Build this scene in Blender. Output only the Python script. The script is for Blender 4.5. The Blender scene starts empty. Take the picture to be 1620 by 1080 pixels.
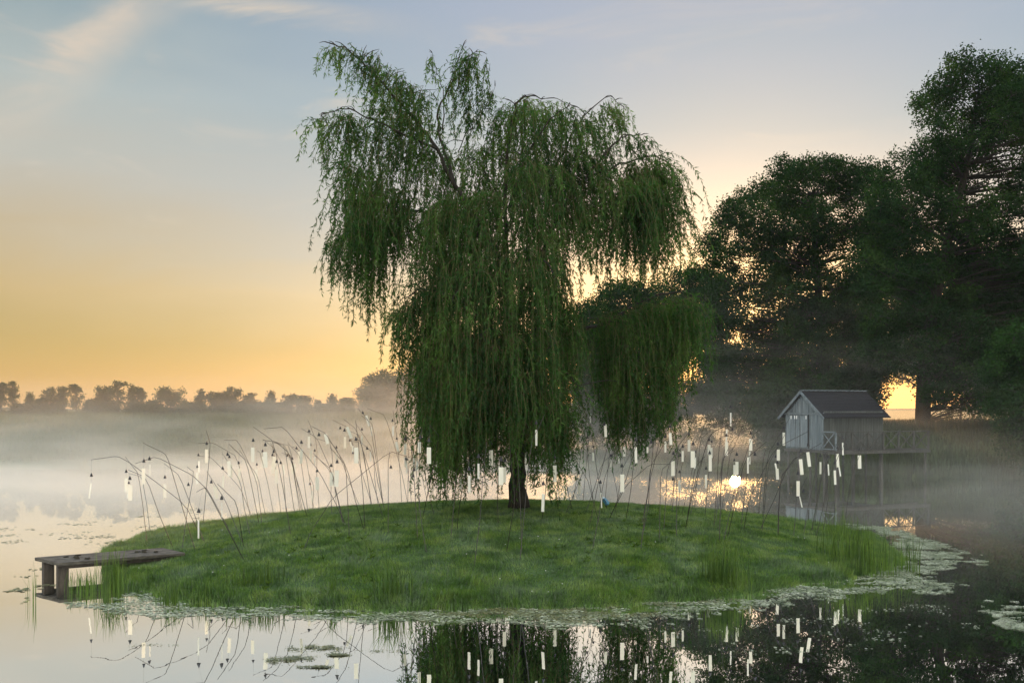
import bpy, math, random
import numpy as np
from mathutils import Vector, Matrix
R = math.radians
rng = np.random.default_rng(11)
random.seed(5)
sc = bpy.context.scene
col = sc.collection

# ------------------------------------------------------------------ camera
EYE, F, HX, HY = 3.2, 1600.0, 810.0, 648.0     # eye height, focal length in photo pixels, horizon point
cam_d = bpy.data.cameras.new('camera'); cam = bpy.data.objects.new('camera', cam_d); col.objects.link(cam)
cam.location = (0, 0, EYE); cam.rotation_euler = (R(90), 0, 0)
cam_d.lens = 36 * F / 1620; cam_d.sensor_width = 36; cam_d.shift_y = (HY - 540) / 1620
cam_d.clip_start = .1; cam_d.clip_end = 6000
sc.camera = cam

def P(px, py, d):
    return Vector(((px - HX) / F * d, d, EYE + (HY - py) / F * d))

# ------------------------------------------------------------------ tags and mesh helpers
def tag(o, label=None, cat=None, group=None, kind=None):
    if label: o['label'] = label
    if cat: o['category'] = cat
    if group: o['group'] = group
    if kind: o['kind'] = kind
    return o
def empty(name, loc=(0, 0, 0), rz=0):
    o = bpy.data.objects.new(name, None); col.objects.link(o)
    o.location = loc; o.rotation_euler = (0, 0, rz); o.empty_display_size = .2
    return o
def link(name, me, mats, parent=None, loc=None):
    o = bpy.data.objects.new(name, me); col.objects.link(o)
    for m in (mats if isinstance(mats, (list, tuple)) else [mats]):
        me.materials.append(m)
    if parent is not None: o.parent = parent
    if loc is not None: o.location = loc
    return o
def np_mesh(name, V, Fc, mats, parent=None, mat_idx=None, smooth=False):
    """V (n,3); Fc (m,k) all faces with the same corner count, or a list of such arrays"""
    me = bpy.data.meshes.new(name)
    Fs = Fc if isinstance(Fc, list) else [Fc]
    V = np.ascontiguousarray(V, dtype=np.float32)
    if parent is not None and parent.type == 'EMPTY' and parent.rotation_euler.z == 0:
        V = V - np.array(parent.location, dtype=np.float32)
    me.vertices.add(len(V)); me.vertices.foreach_set('co', V.ravel())
    nl = sum(f.size for f in Fs); npoly = sum(len(f) for f in Fs)
    me.loops.add(nl); me.loops.foreach_set('vertex_index', np.concatenate([f.ravel() for f in Fs]).astype(np.int32))
    st = []; c = 0
    for f in Fs:
        k = f.shape[1]; st.append(c + np.arange(len(f)) * k); c += f.size
    me.polygons.add(npoly); me.polygons.foreach_set('loop_start', np.concatenate(st).astype(np.int32))
    if mat_idx is not None: me.polygons.foreach_set('material_index', np.asarray(mat_idx, dtype=np.int32))
    if smooth: me.polygons.foreach_set('use_smooth', np.ones(npoly, dtype=bool))
    me.update(calc_edges=True); me.validate()
    return link(name, me, mats, parent)

class MB:
    def __init__(s): s.v = []; s.f = []
    def add(s, vs, fs):
        o = len(s.v); s.v += [tuple(v) for v in vs]; s.f += [tuple(i + o for i in f) for f in fs]
    def box(s, c, size, ax=None):
        X, Y, Z = ax or (Vector((1, 0, 0)), Vector((0, 1, 0)), Vector((0, 0, 1)))
        c = Vector(c); a, b, h = [q / 2 for q in size]
        vs = [c + X * (i * a) + Y * (j * b) + Z * (k * h) for k in (-1, 1) for j in (-1, 1) for i in (-1, 1)]
        s.add(vs, [(0, 2, 3, 1), (4, 5, 7, 6), (0, 1, 5, 4), (2, 6, 7, 3), (0, 4, 6, 2), (1, 3, 7, 5)])
    def bar(s, p, q, w, h, up=Vector((0, 0, 1))):
        p, q = Vector(p), Vector(q); d = q - p; L = d.length; d.normalize()
        sd = d.cross(up)
        if sd.length < 1e-4: sd = Vector((1, 0, 0))
        sd.normalize(); u = sd.cross(d)
        s.box((p + q) / 2, (L, w, h), (d, sd, u))
    def tube(s, pts, rad, n=6, cap=True):
        pts = [Vector(p) for p in pts]; rings = []
        rad = rad if isinstance(rad, (list, tuple)) else [rad] * len(pts)
        ref = Vector((.31, .87, .38))
        base = len(s.v)
        for i, p in enumerate(pts):
            t = (pts[min(i + 1, len(pts) - 1)] - pts[max(i - 1, 0)]).normalized()
            a = t.cross(ref)
            if a.length < 1e-3: a = t.cross(Vector((1, 0, 0)))
            a.normalize(); b = t.cross(a)
            for k in range(n):
                an = 2 * math.pi * k / n
                s.v.append(tuple(p + (a * math.cos(an) + b * math.sin(an)) * rad[i]))
        for i in range(len(pts) - 1):
            for k in range(n):
                k2 = (k + 1) % n
                s.f.append((base + i * n + k, base + i * n + k2, base + (i + 1) * n + k2, base + (i + 1) * n + k))
        if cap:
            s.f.append(tuple(base + k for k in range(n))[::-1]); e = base + (len(pts) - 1) * n
            s.f.append(tuple(e + k for k in range(n)))
    def lathe(s, c, prof, n=10):
        base = len(s.v); c = Vector(c)
        for r, z in prof:
            for k in range(n):
                a = 2 * math.pi * k / n; s.v.append(tuple(c + Vector((r * math.cos(a), r * math.sin(a), z))))
        for i in range(len(prof) - 1):
            for k in range(n):
                k2 = (k + 1) % n
                s.f.append((base + i * n + k, base + i * n + k2, base + (i + 1) * n + k2, base + (i + 1) * n + k))
    def build(s, name, mats, parent=None, smooth=False, bevel=0, off=None):
        me = bpy.data.meshes.new(name)
        v = s.v
        if off is not None: v = [(a - off[0], b - off[1], c - off[2]) for a, b, c in v]
        me.from_pydata(v, [], s.f); me.update()
        if smooth:
            for p in me.polygons: p.use_smooth = True
        o = link(name, me, mats, parent)
        if bevel:
            m = o.modifiers.new('bevel', 'BEVEL'); m.width = bevel; m.segments = 1; m.limit_method = 'ANGLE'
        return o

def smooth_path(pts, per=4):
    """Catmull-Rom through the points"""
    pts = [Vector(p) for p in pts]
    if len(pts) < 3: return pts
    q = [pts[0] * 2 - pts[1]] + pts + [pts[-1] * 2 - pts[-2]]; out = []
    for i in range(1, len(q) - 2):
        for k in range(per):
            t = k / per
            out.append(.5 * ((2 * q[i]) + (q[i + 1] - q[i - 1]) * t + (2 * q[i - 1] - 5 * q[i] + 4 * q[i + 1] - q[i + 2]) * t * t
                             + (3 * q[i] - q[i - 1] - 3 * q[i + 1] + q[i + 2]) * t ** 3))
    out.append(pts[-1]); return out

def unit(a): return a / np.maximum(np.linalg.norm(a, axis=-1, keepdims=True), 1e-9)
def leaf_quads(base, dr, L, W, fold=0.0):
    """lens shaped leaves: base (n,3), unit direction dr (n,3), length, width (n)"""
    n = len(base); rnd = unit(rng.normal(size=(n, 3)))
    side = unit(np.cross(dr, rnd)); L = np.broadcast_to(L, n)[:, None]; W = np.broadcast_to(W, n)[:, None]
    mid = base + dr * L * .45
    V = np.stack([base, mid + side * W * .5, base + dr * L, mid - side * W * .5], 1).reshape(-1, 3)
    Fq = np.arange(4 * n).reshape(n, 4)
    return V, Fq

# ------------------------------------------------------------------ materials
def mat(name):
    m = bpy.data.materials.new(name); m.use_nodes = True
    nt = m.node_tree; nt.nodes.clear()
    return m, nt, nt.nodes, nt.links
def noise_col(nt, stops, scale=5, detail=4, coord='Object', stretch=(1, 1, 1), rough=.6):
    n = nt.nodes; l = nt.links
    tc = n.new('ShaderNodeTexCoord'); mp = n.new('ShaderNodeMapping'); mp.inputs['Scale'].default_value = stretch
    l.new(tc.outputs[coord], mp.inputs[0])
    t = n.new('ShaderNodeTexNoise'); t.inputs['Scale'].default_value = scale; t.inputs['Detail'].default_value = detail
    t.inputs['Roughness'].default_value = rough
    l.new(mp.outputs[0], t.inputs['Vector'])
    r = n.new('ShaderNodeValToRGB'); l.new(t.outputs['Fac'], r.inputs[0])
    els = r.color_ramp.elements
    while len(els) < len(stops): els.new(.5)
    for e, (p, c) in zip(els, stops): e.position = p; e.color = (*c, 1)
    return r.outputs[0], t.outputs['Fac'], mp.outputs[0]
def basic(name, stops, scale=5, rough=.8, bump=0, stretch=(1, 1, 1), spec=.3, detail=4, bscale=None, coord='Object', metallic=0):
    m, nt, n, l = mat(name)
    c, f, v = noise_col(nt, stops, scale, detail, coord, stretch)
    b = n.new('ShaderNodeBsdfPrincipled'); o = n.new('ShaderNodeOutputMaterial')
    l.new(c, b.inputs['Base Color']); b.inputs['Roughness'].default_value = rough
    b.inputs['Specular IOR Level'].default_value = spec; b.inputs['Metallic'].default_value = metallic
    if bump:
        t = n.new('ShaderNodeTexNoise'); t.inputs['Scale'].default_value = bscale or scale * 4; t.inputs['Detail'].default_value = 5
        l.new(v, t.inputs['Vector'])
        bp = n.new('ShaderNodeBump'); bp.inputs['Strength'].default_value = bump; bp.inputs['Distance'].default_value = .02
        l.new(t.outputs['Fac'], bp.inputs['Height']); l.new(bp.outputs[0], b.inputs['Normal'])
    l.new(b.outputs[0], o.inputs[0])
    return m
def leafy(name, stops, scale=1.5, trans=.45, tcol=(1.3, 1.25, .6), rough=.5, gloss=.03, detail=3, var=.4):
    """thin leaf: diffuse + translucent, colour varied by a world-space noise"""
    m, nt, n, l = mat(name)
    c, f, v = noise_col(nt, stops, scale, detail)
    d = n.new('ShaderNodeBsdfDiffuse'); t = n.new('ShaderNodeBsdfTranslucent'); g = n.new('ShaderNodeBsdfGlossy')
    g.inputs['Roughness'].default_value = rough; g.inputs['Color'].default_value = (.8, .85, .85, 1)
    geo = n.new('ShaderNodeNewGeometry'); mr = n.new('ShaderNodeMapRange'); mr.inputs[3].default_value = 1 - var; mr.inputs[4].default_value = 1 + var
    l.new(geo.outputs['Random Per Island'], mr.inputs[0]); vm = n.new('ShaderNodeVectorMath'); vm.operation = 'SCALE'; l.new(c, vm.inputs[0]); l.new(mr.outputs[0], vm.inputs['Scale']); c = vm.outputs[0]
    mx = n.new('ShaderNodeMixShader'); mx.inputs[0].default_value = trans
    mu = n.new('ShaderNodeMix'); mu.data_type = 'RGBA'; mu.blend_type = 'MULTIPLY'; mu.inputs[0].default_value = 1
    l.new(c, mu.inputs[6]); mu.inputs[7].default_value = (*tcol, 1)
    l.new(c, d.inputs[0]); l.new(mu.outputs[2], t.inputs[0])
    l.new(d.outputs[0], mx.inputs[1]); l.new(t.outputs[0], mx.inputs[2])
    m2 = n.new('ShaderNodeMixShader'); m2.inputs[0].default_value = gloss
    l.new(mx.outputs[0], m2.inputs[1]); l.new(g.outputs[0], m2.inputs[2])
    o = n.new('ShaderNodeOutputMaterial'); l.new(m2.outputs[0], o.inputs[0])
    return m

M = {}
M['willow_leaf'] = leafy('willow_leaf', [(.36, (.018, .06, .014)), (.52, (.036, .098, .022)), (.66, (.075, .155, .034))], .9, .5, (1.3, 1.35, .42), gloss=.01)
M['dark_leaf'] = leafy('dark_leaf', [(.36, (.008, .027, .009)), (.52, (.016, .045, .012)), (.66, (.034, .074, .017))], .45, .4, (1.3, 1.3, .4), gloss=.006)
M['bush_leaf'] = leafy('bush_leaf', [(.36, (.01, .036, .008)), (.64, (.024, .065, .013))], .5, .4, (1.3, 1.2, .4), gloss=.008)
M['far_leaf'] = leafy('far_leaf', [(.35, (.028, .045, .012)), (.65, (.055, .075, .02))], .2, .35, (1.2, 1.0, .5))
M['grass'] = leafy('grass_blade', [(.36, (.042, .1, .018)), (.5, (.09, .18, .03)), (.64, (.18, .27, .065))], 2.2, .5, (1.5, 1.35, .35), detail=6, gloss=.07, var=.5)
M['reed'] = leafy('reed_blade', [(.35, (.045, .1, .018)), (.65, (.12, .2, .035))], 3, .5, (1.4, 1.3, .45))
M['dry'] = leafy('dry_grass', [(.3, (.14, .13, .06)), (.7, (.24, .19, .09))], .6, .5, (1.4, 1.1, .6))
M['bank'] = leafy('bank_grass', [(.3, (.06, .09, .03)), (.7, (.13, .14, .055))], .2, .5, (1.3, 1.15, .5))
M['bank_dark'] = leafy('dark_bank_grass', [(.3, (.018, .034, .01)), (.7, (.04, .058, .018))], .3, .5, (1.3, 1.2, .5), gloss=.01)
M['soil'] = basic('lawn_soil', [(.3, (.03, .06, .018)), (.7, (.055, .1, .03))], 3, .95, .4)
M['bark'] = basic('bark', [(.3, (.018, .016, .012)), (.7, (.045, .04, .031))], 6, .95, .8, (3, 3, .6), bscale=14)
M['twig'] = basic('twig', [(.3, (.06, .055, .02)), (.7, (.11, .09, .035))], 4, .8)
M['rod'] = basic('rod_steel', [(.3, (.02, .017, .013)), (.7, (.05, .04, .03))], 3, .6, spec=.4)
M['bell'] = basic('bell_iron', [(.3, (.006, .007, .008)), (.7, (.02, .02, .022))], 8, .45, spec=.5)
M['string'] = basic('string', [(.3, (.1, .1, .09)), (.7, (.2, .2, .18))], 4, .7)
m, nt, n, l = mat('sail_acrylic')
c, f, v = noise_col(nt, [(.2, (.93, .92, .82)), (.8, (.97, .96, .88))], 3)
d = n.new('ShaderNodeBsdfDiffuse'); t = n.new('ShaderNodeBsdfTranslucent'); mx = n.new('ShaderNodeMixShader'); mx.inputs[0].default_value = .4
l.new(c, d.inputs[0]); l.new(c, t.inputs[0]); l.new(d.outputs[0], mx.inputs[1]); l.new(t.outputs[0], mx.inputs[2])
o = n.new('ShaderNodeOutputMaterial'); l.new(mx.outputs[0], o.inputs[0]); M['sail'] = m
M['jetty'] = basic('jetty_wood', [(.36, (.04, .037, .03)), (.64, (.11, .1, .08))], 5, .85, .6, (1, 1, 6))
M['jetty_post'] = basic('jetty_post_wood', [(.3, (.035, .03, .024)), (.7, (.08, .068, .055))], 4, .9, .6, (4, 4, .7))
M['clump'] = basic('dark_clump', [(.3, (.012, .012, .008)), (.7, (.04, .035, .02))], 12, .95)
M['weed'] = leafy('duckweed', [(.38, (.15, .18, .09)), (.5, (.27, .3, .18)), (.62, (.4, .42, .3))], 3.5, .1, (1, 1, 1), .3, .2, var=.55)
M['algae'] = leafy('algae', [(.3, (.09, .1, .03)), (.7, (.2, .19, .07))], 5, .1, (1, 1, 1), .4, .15)
M['board'] = basic('weathered_board', [(.3, (.06, .08, .09)), (.5, (.12, .15, .165)), (.72, (.22, .255, .27))], 1.6, .8, .4, (9, 9, .5), detail=6)  # pale blue skylight on the gable put into the board colour
M['side_board'] = basic('weathered_side_board', [(.3, (.035, .04, .038)), (.5, (.06, .068, .065)), (.72, (.1, .11, .105))], 1.6, .85, .4, (9, 9, .5), detail=6)  # same boards, darkened in colour for the shaded side wall
M['trim'] = basic('pale_trim', [(.36, (.07, .09, .1)), (.64, (.14, .17, .185))], 4, .7, .2, (2, 2, 2))
M['roof'] = basic('shingle_roof', [(.36, (.004, .004, .006)), (.64, (.009, .009, .012))], 5, .85, .6, (1, 1, 6), bscale=20)
M['stilt'] = basic('stilt_wood', [(.3, (.03, .03, .028)), (.7, (.075, .075, .07))], 4, .85, .3, (3, 3, .6))
M['metal_w'] = basic('white_hanger', [(.3, (.7, .72, .72)), (.7, (.8, .82, .82))], 4, .5)
M['blue'] = basic('blue_paint', [(.3, (.05, .16, .3)), (.7, (.1, .3, .45))], 20, .35, spec=.5)
M['glass_l'] = basic('pale_lens', [(.3, (.4, .55, .6)), (.7, (.6, .72, .75))], 20, .2, spec=.6)
M['daisy'] = basic('daisy_white', [(.3, (.7, .7, .66)), (.7, (.85, .85, .8))], 20, .7)

# ------------------------------------------------------------------ terrain
def sstep(t): t = np.clip(t, 0, 1); return t * t * (3 - 2 * t)
def hash_noise(x, y, s, seed=0):
    r = np.random.default_rng(seed); out = 0
    for i in range(6):
        a = r.uniform(0, 6.28); k = s * r.uniform(.6, 1.9); ph = r.uniform(0, 6.28)
        out = out + np.sin((x * np.cos(a) + y * np.sin(a)) * k + ph)
    return out / 6
def shore_dist(x, y):
    yf = 57 - 1.0 * sstep((x - 2) / 8) - 6.8 * sstep((x - 14.6) / 3.2) - 1.6 * sstep((x - 17.5) / 1.5) + .5 * hash_noise(x, y * 0, .5, 3)
    xr = 26.5 - 2.5 * sstep((y - 40) / 8) + .4 * hash_noise(x * 0, y, .6, 4)
    a = np.maximum.reduce([x - xr, -95 - x, y - yf, 6 - y])
    c = np.hypot(np.maximum(x - xr + 4, 0), np.maximum(y - yf + 4, 0)) - 4
    return np.where((x - xr > -4) & (y - yf > -4), np.maximum(c, a * 0 + c), a)
def ground_z(x, y):
    e = shore_dist(x, y)
    zl = .22 * sstep((e + .3) / 1.2) + 2.5 * sstep((e - 3) / 17) + .2 * sstep((e - 40) / 250)
    zr = .5 * sstep((e + .2) / 1.0) + 1.75 * sstep((e - .3) / 5.5) + .45 * sstep((e - 20) / 300)
    zc = .35 * sstep((e + .3) / 1.5) + 1.9 * sstep((e - 14) / 60) + .4 * sstep((e - 60) / 250)
    wr = sstep((x - .28 * y + 1.0) / 3.0); wl = sstep((-x + .02 * y) / 12)
    z = zr * wr + (1 - wr) * (zl * wl + zc * (1 - wl))
    z = z + np.where(e > 1, .12 * hash_noise(x, y, .35, 7) * sstep((e - 1) / 8), 0)
    return np.where(e < -.3, -1.2 + .9 * sstep((e + 4) / 3.7), np.where(e < 0, -.3 + .3 * (e + .3) / .3 + z * 0, 0)) * (e < 0) + np.where(e >= 0, z, 0)
def axis(lo, hi, step, far, g=1.12):
    a = list(np.arange(lo, hi + 1e-6, step)); s = step
    while a[-1] < far: s *= g; a.append(a[-1] + s)
    s = step
    while a[0] > -far: s *= g; a.insert(0, a[0] - s)
    return np.array(a)
xs = axis(-100, 45, .8, 2500); ys = axis(-4, 110, .8, 2500)
X, Y = np.meshgrid(xs, ys); Z = ground_z(X, Y)
nx, ny = len(xs), len(ys)
idx = np.arange(nx * ny).reshape(ny, nx)
Fq = np.stack([idx[:-1, :-1], idx[:-1, 1:], idx[1:, 1:], idx[1:, :-1]], -1).reshape(-1, 4)
m, nt, n, l = mat('meadow_ground')
c1, f1, v1 = noise_col(nt, [(.35, (.028, .05, .016)), (.65, (.06, .09, .028))], .15, 6)
c2, f2, v2 = noise_col(nt, [(.3, (.2, .16, .07)), (.7, (.32, .25, .12))], .2, 6)
tc = n.new('ShaderNodeTexCoord'); sx = n.new('ShaderNodeSeparateXYZ'); l.new(tc.outputs['Object'], sx.inputs[0])
mr = n.new('ShaderNodeMapRange'); mr.inputs[1].default_value = 61; mr.inputs[2].default_value = 66; l.new(sx.outputs['Y'], mr.inputs[0])
mr2 = n.new('ShaderNodeMapRange'); mr2.inputs[1].default_value = 2; mr2.inputs[2].default_value = 12; l.new(sx.outputs['X'], mr2.inputs[0])
mu = n.new('ShaderNodeMath'); mu.operation = 'MULTIPLY'; l.new(mr.outputs[0], mu.inputs[0]); l.new(mr2.outputs[0], mu.inputs[1])
mix = n.new('ShaderNodeMix'); mix.data_type = 'RGBA'; l.new(mu.outputs[0], mix.inputs[0]); l.new(c1, mix.inputs[6]); l.new(c2, mix.inputs[7])
b = n.new('ShaderNodeBsdfPrincipled'); b.inputs['Roughness'].default_value = .95; b.inputs['Specular IOR Level'].default_value = .1
l.new(mix.outputs[2], b.inputs['Base Color']); o = n.new('ShaderNodeOutputMaterial'); l.new(b.outputs[0], o.inputs[0])
tag(np_mesh('ground', np.stack([X, Y, Z], -1).reshape(-1, 3), Fq, m, smooth=True), 'grassy banks and fields around the misty pond', None, None, 'structure')

# low wooded horizon, far off
mb = MB(); hp = []
for i in range(240):
    x = -1500 + i * 3000 / 239
    h = 5.0 + 1.3 * math.sin(i * .11) + .8 * math.sin(i * .37 + 2) + random.uniform(-.35, .35)
    if -420 < x < -60: h += 2.2 * math.exp(-((x + 190) / 90) ** 2)
    y = 820 + 25 * math.sin(i * .05)
    hp.append((x, y, h))
vs = []; fs = []
for x, y, h in hp: vs += [(x, y - 40, 1.5), (x, y, h), (x, y + 60, h * .95), (x, y + 120, 1)]
for i in range(239):
    for k in range(3): a = i * 4 + k; fs.append((a, a + 4, a + 5, a + 1))
mb.add(vs, fs)
tag(mb.build('hills', basic('far_wood', [(.3, (.035, .045, .025)), (.7, (.07, .075, .035))], .05, 1, 0), smooth=True), 'low wooded rise along the horizon', None, None, 'structure')

# water
m, nt, n, l = mat('pond_water')
tc = n.new('ShaderNodeTexCoord'); mp = n.new('ShaderNodeMapping'); mp.inputs['Scale'].default_value = (1, .5, 1); l.new(tc.outputs['Object'], mp.inputs[0])
t1 = n.new('ShaderNodeTexNoise'); t1.inputs['Scale'].default_value = .9; t1.inputs['Detail'].default_value = 3; l.new(mp.outputs[0], t1.inputs['Vector'])
t2 = n.new('ShaderNodeTexNoise'); t2.inputs['Scale'].default_value = 9; t2.inputs['Detail'].default_value = 2; l.new(mp.outputs[0], t2.inputs['Vector'])
ad = n.new('ShaderNodeMath'); ad.operation = 'MULTIPLY_ADD'; ad.inputs[1].default_value = .08; l.new(t2.outputs['Fac'], ad.inputs[0]); l.new(t1.outputs['Fac'], ad.inputs[2])
bp = n.new('ShaderNodeBump'); bp.inputs['Strength'].default_value = .035; bp.inputs['Distance'].default_value = .05; l.new(ad.outputs[0], bp.inputs['Height'])
g = n.new('ShaderNodeBsdfGlossy'); g.inputs['Roughness'].default_value = .006; g.inputs['Color'].default_value = (1, 1, .98, 1); l.new(bp.outputs[0], g.inputs['Normal'])
d = n.new('ShaderNodeBsdfDiffuse'); d.inputs[0].default_value = (.03, .04, .03, 1)
mx = n.new('ShaderNodeMixShader'); mx.inputs[0].default_value = .965; l.new(d.outputs[0], mx.inputs[1]); l.new(g.outputs[0], mx.inputs[2])
o = n.new('ShaderNodeOutputMaterial'); l.new(mx.outputs[0], o.inputs[0])
mb = MB(); mb.add([(-99, 3, 0), (30, 3, 0), (30, 60, 0), (-99, 60, 0)], [(0, 1, 2, 3)])
tag(mb.build('water', m), 'still pond water mirroring the sky', None, None, 'structure')

# ------------------------------------------------------------------ island
OUT = [(-9.15, 23.6), (-8.9, 22.0), (-8.1, 20.3), (-7.0, 18.6), (-6.3, 17.3), (-3.9, 16.55), (-1.9, 16.2), (0.4, 16.4), (1.95, 16.65), (3.66, 17.2),
       (4.8, 18.2), (6.3, 19.2), (7.6, 20.3), (8.4, 22), (8.8, 24.1), (8.5, 27), (7, 30), (3, 32), (-2, 32.3), (-6, 30.5), (-8.5, 27.5)]
CX, CY = 0.0, 24.2
oa = np.array([math.atan2(y - CY, x - CX) for x, y in OUT]); orr = np.array([math.hypot(x - CX, y - CY) for x, y in OUT])
k = np.argsort(oa); oa, orr = oa[k], orr[k]
oa3 = np.concatenate([oa - 2 * math.pi, oa, oa + 2 * math.pi]); or3 = np.concatenate([orr] * 3)
def isl_R(a):
    r = 0
    for d_ in (-.12, -.06, 0, .06, .12): r = r + np.interp(a + d_, oa3, or3)
    return r / 5 + .10 * np.sin(a * 17 + 1) + .06 * np.sin(a * 41)
def isl_t(x, y): return np.hypot(x - CX, y - CY) / isl_R(np.arctan2(y - CY, x - CX))
def isl_z(x, y):
    t = isl_t(x, y)
    z = .10 * sstep((1.0 - t) / .03) + .76 * np.clip(1 - np.clip(t, 0, 1) ** 1.7, 0, 1)
    z = z + .028 * hash_noise(x, y, 3.0, 9) * sstep((1 - t) / .1) + .02 * hash_noise(x, y, 1.0, 12) * sstep((1 - t) / .1)
    return np.where(t > 1, -.5 * np.clip((t - 1) / .05, 0, 1), z)
na, nr = 220, 70
A = np.linspace(0, 2 * math.pi, na, endpoint=False); T = np.concatenate([np.linspace(0.0, .9, nr - 22), np.linspace(.905, 1.06, 22)])
AA, TT = np.meshgrid(A, T); RR = isl_R(AA) * TT; XX = CX + RR * np.cos(AA); YY = CY + RR * np.sin(AA); ZZ = isl_z(XX, YY)
idx = np.arange(na * nr).reshape(nr, na); nxt = np.roll(idx, -1, 1)
Fq = np.stack([idx[:-1], nxt[:-1], nxt[1:], idx[1:]], -1).reshape(-1, 4)
tag(np_mesh('island_ground', np.stack([XX, YY, ZZ], -1).reshape(-1, 3), Fq[:, ::-1] if False else Fq, M['soil'], smooth=True), 'low grassy mound of an island in the pond', None, None, 'structure')

# lawn grass
def island_pts(n, tmin=0, tmax=1.0, power=.5):
    a = rng.uniform(0, 2 * math.pi, n); t = tmin + (tmax - tmin) * rng.uniform(0, 1, n) ** power
    r = isl_R(a) * t; return CX + r * np.cos(a), CY + r * np.sin(a), t
def blades(x, y, z, h, w, lean=.35, leandir=None, seg=1):
    """upright blades; seg=1 one triangle-like quad, seg=2 a bent pair of quads"""
    n = len(x); b = np.stack([x, y, z], -1)
    az = rng.uniform(0, 2 * math.pi, n); sd = np.stack([np.cos(az), np.sin(az), 0 * az], -1)
    la = rng.uniform(0, 2 * math.pi, n); lm = np.abs(rng.normal(0, lean, n))
    ld = np.stack([np.cos(la) * lm, np.sin(la) * lm, 1 + 0 * la], -1)
    if leandir is not None: ld[:, :2] += leandir
    h = np.broadcast_to(h, n)[:, None]; w = np.broadcast_to(w, n)[:, None]
    if seg == 1:
        tip = b + unit(ld) * h
        V = np.stack([b - sd * w / 2, b + sd * w / 2, tip], 1).reshape(-1, 3)
        return V, np.arange(3 * n).reshape(n, 3)
    ld0 = ld.copy(); ld0[:, :2] *= .35
    mid = b + unit(ld0) * h * .55; ld2 = ld.copy(); ld2[:, :2] *= 2.0
    tip = mid + unit(ld2) * h * .45
    V = np.stack([b - sd * w / 2, b + sd * w / 2, mid + sd * w * .4, mid - sd * w * .4, tip + sd * w * .06, tip - sd * w * .06], 1).reshape(-1, 3)
    i = np.arange(n)[:, None] * 6
    return V, np.concatenate([i + np.array([[0, 1, 2, 3]]), i + np.array([[3, 2, 4, 5]])])
N = 420000
x, y, t = island_pts(N)
keep = (y < 27.5) | (rng.uniform(size=N) < .35); x, y, t = x[keep], y[keep], t[keep]
cl = hash_noise(x, y, 3.1, 21) + hash_noise(x, y, 7.5, 22) * .8
h = (.06 + .05 * cl.clip(-1, 1) + rng.uniform(0, .035, len(x))) * (1 + 1.0 * sstep((t - .93) / .06))
h = np.clip(h, .02, .2)
ldx = np.stack([.5 * hash_noise(x, y, 2.3, 31), .5 * hash_noise(x, y, 2.9, 32)], -1)
V, Fq = blades(x, y, isl_z(x, y) - .005, h, .012, .5, ldx * 1.5)
tag(np_mesh('grass', V, Fq, M['grass']), 'short dewy lawn grass covering the island', 'grass', None, 'stuff')
# rough fringe at the water's edge
N = 30000
x, y, t = island_pts(N, .965, 1.012, 1); keep = (y < 26); x, y = x[keep], y[keep]
cl = (hash_noise(x, y, 1.7, 41) + hash_noise(x, y, 5, 42) + .2).clip(0, 1.6)
h = .07 + .2 * cl * rng.uniform(.3, 1, len(x))
V, Fq = blades(x, y, np.maximum(isl_z(x, y), 0) - .02, h, .014, .35, None, 2)
tag(np_mesh('shore_grass', V, Fq, M['grass']), 'longer rough grass fringing the island shore', 'grass', None, 'stuff')
x, y, t = island_pts(900, .1, .98); keep = (y < 24) & (hash_noise(x, y, .9, 55) > .1); x, y = x[keep], y[keep]
nW = 14; bx = np.repeat(np.stack([x, y, isl_z(x, y) + .015], -1), nW, 0); dr_w = unit(rng.normal(size=bx.shape) * np.array([1, 1, .3]) + np.array([0, 0, .55]))
V, Fq = leaf_quads(bx, dr_w, rng.uniform(.05, .13, len(bx)), .034)
tag(np_mesh('lawn_weeds', V, Fq, M['reed']), 'small broad leaved weeds dotted in the lawn', 'weeds', None, 'stuff')
# daisies sprinkled in the lawn
x, y, t = island_pts(130, 0, .97); keep = (y < 23) & (hash_noise(x, y, 1.1, 51) > .05); x, y = x[keep], y[keep]
V = []; Fd = []
for a, b_, z in zip(x, y, isl_z(x, y)):
    i = len(V); r = .008
    for kk in range(6): V.append((a + r * math.cos(kk * 1.047), b_ + r * math.sin(kk * 1.047) * .8, z + .085 + r * .5 * math.sin(kk * 1.047)))
    Fd.append([i + q for q in range(6)])
tag(np_mesh('daisies', np.array(V), np.array(Fd), M['daisy']), 'tiny white daisies scattered in the lawn', 'flowers', None, 'stuff')

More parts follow.
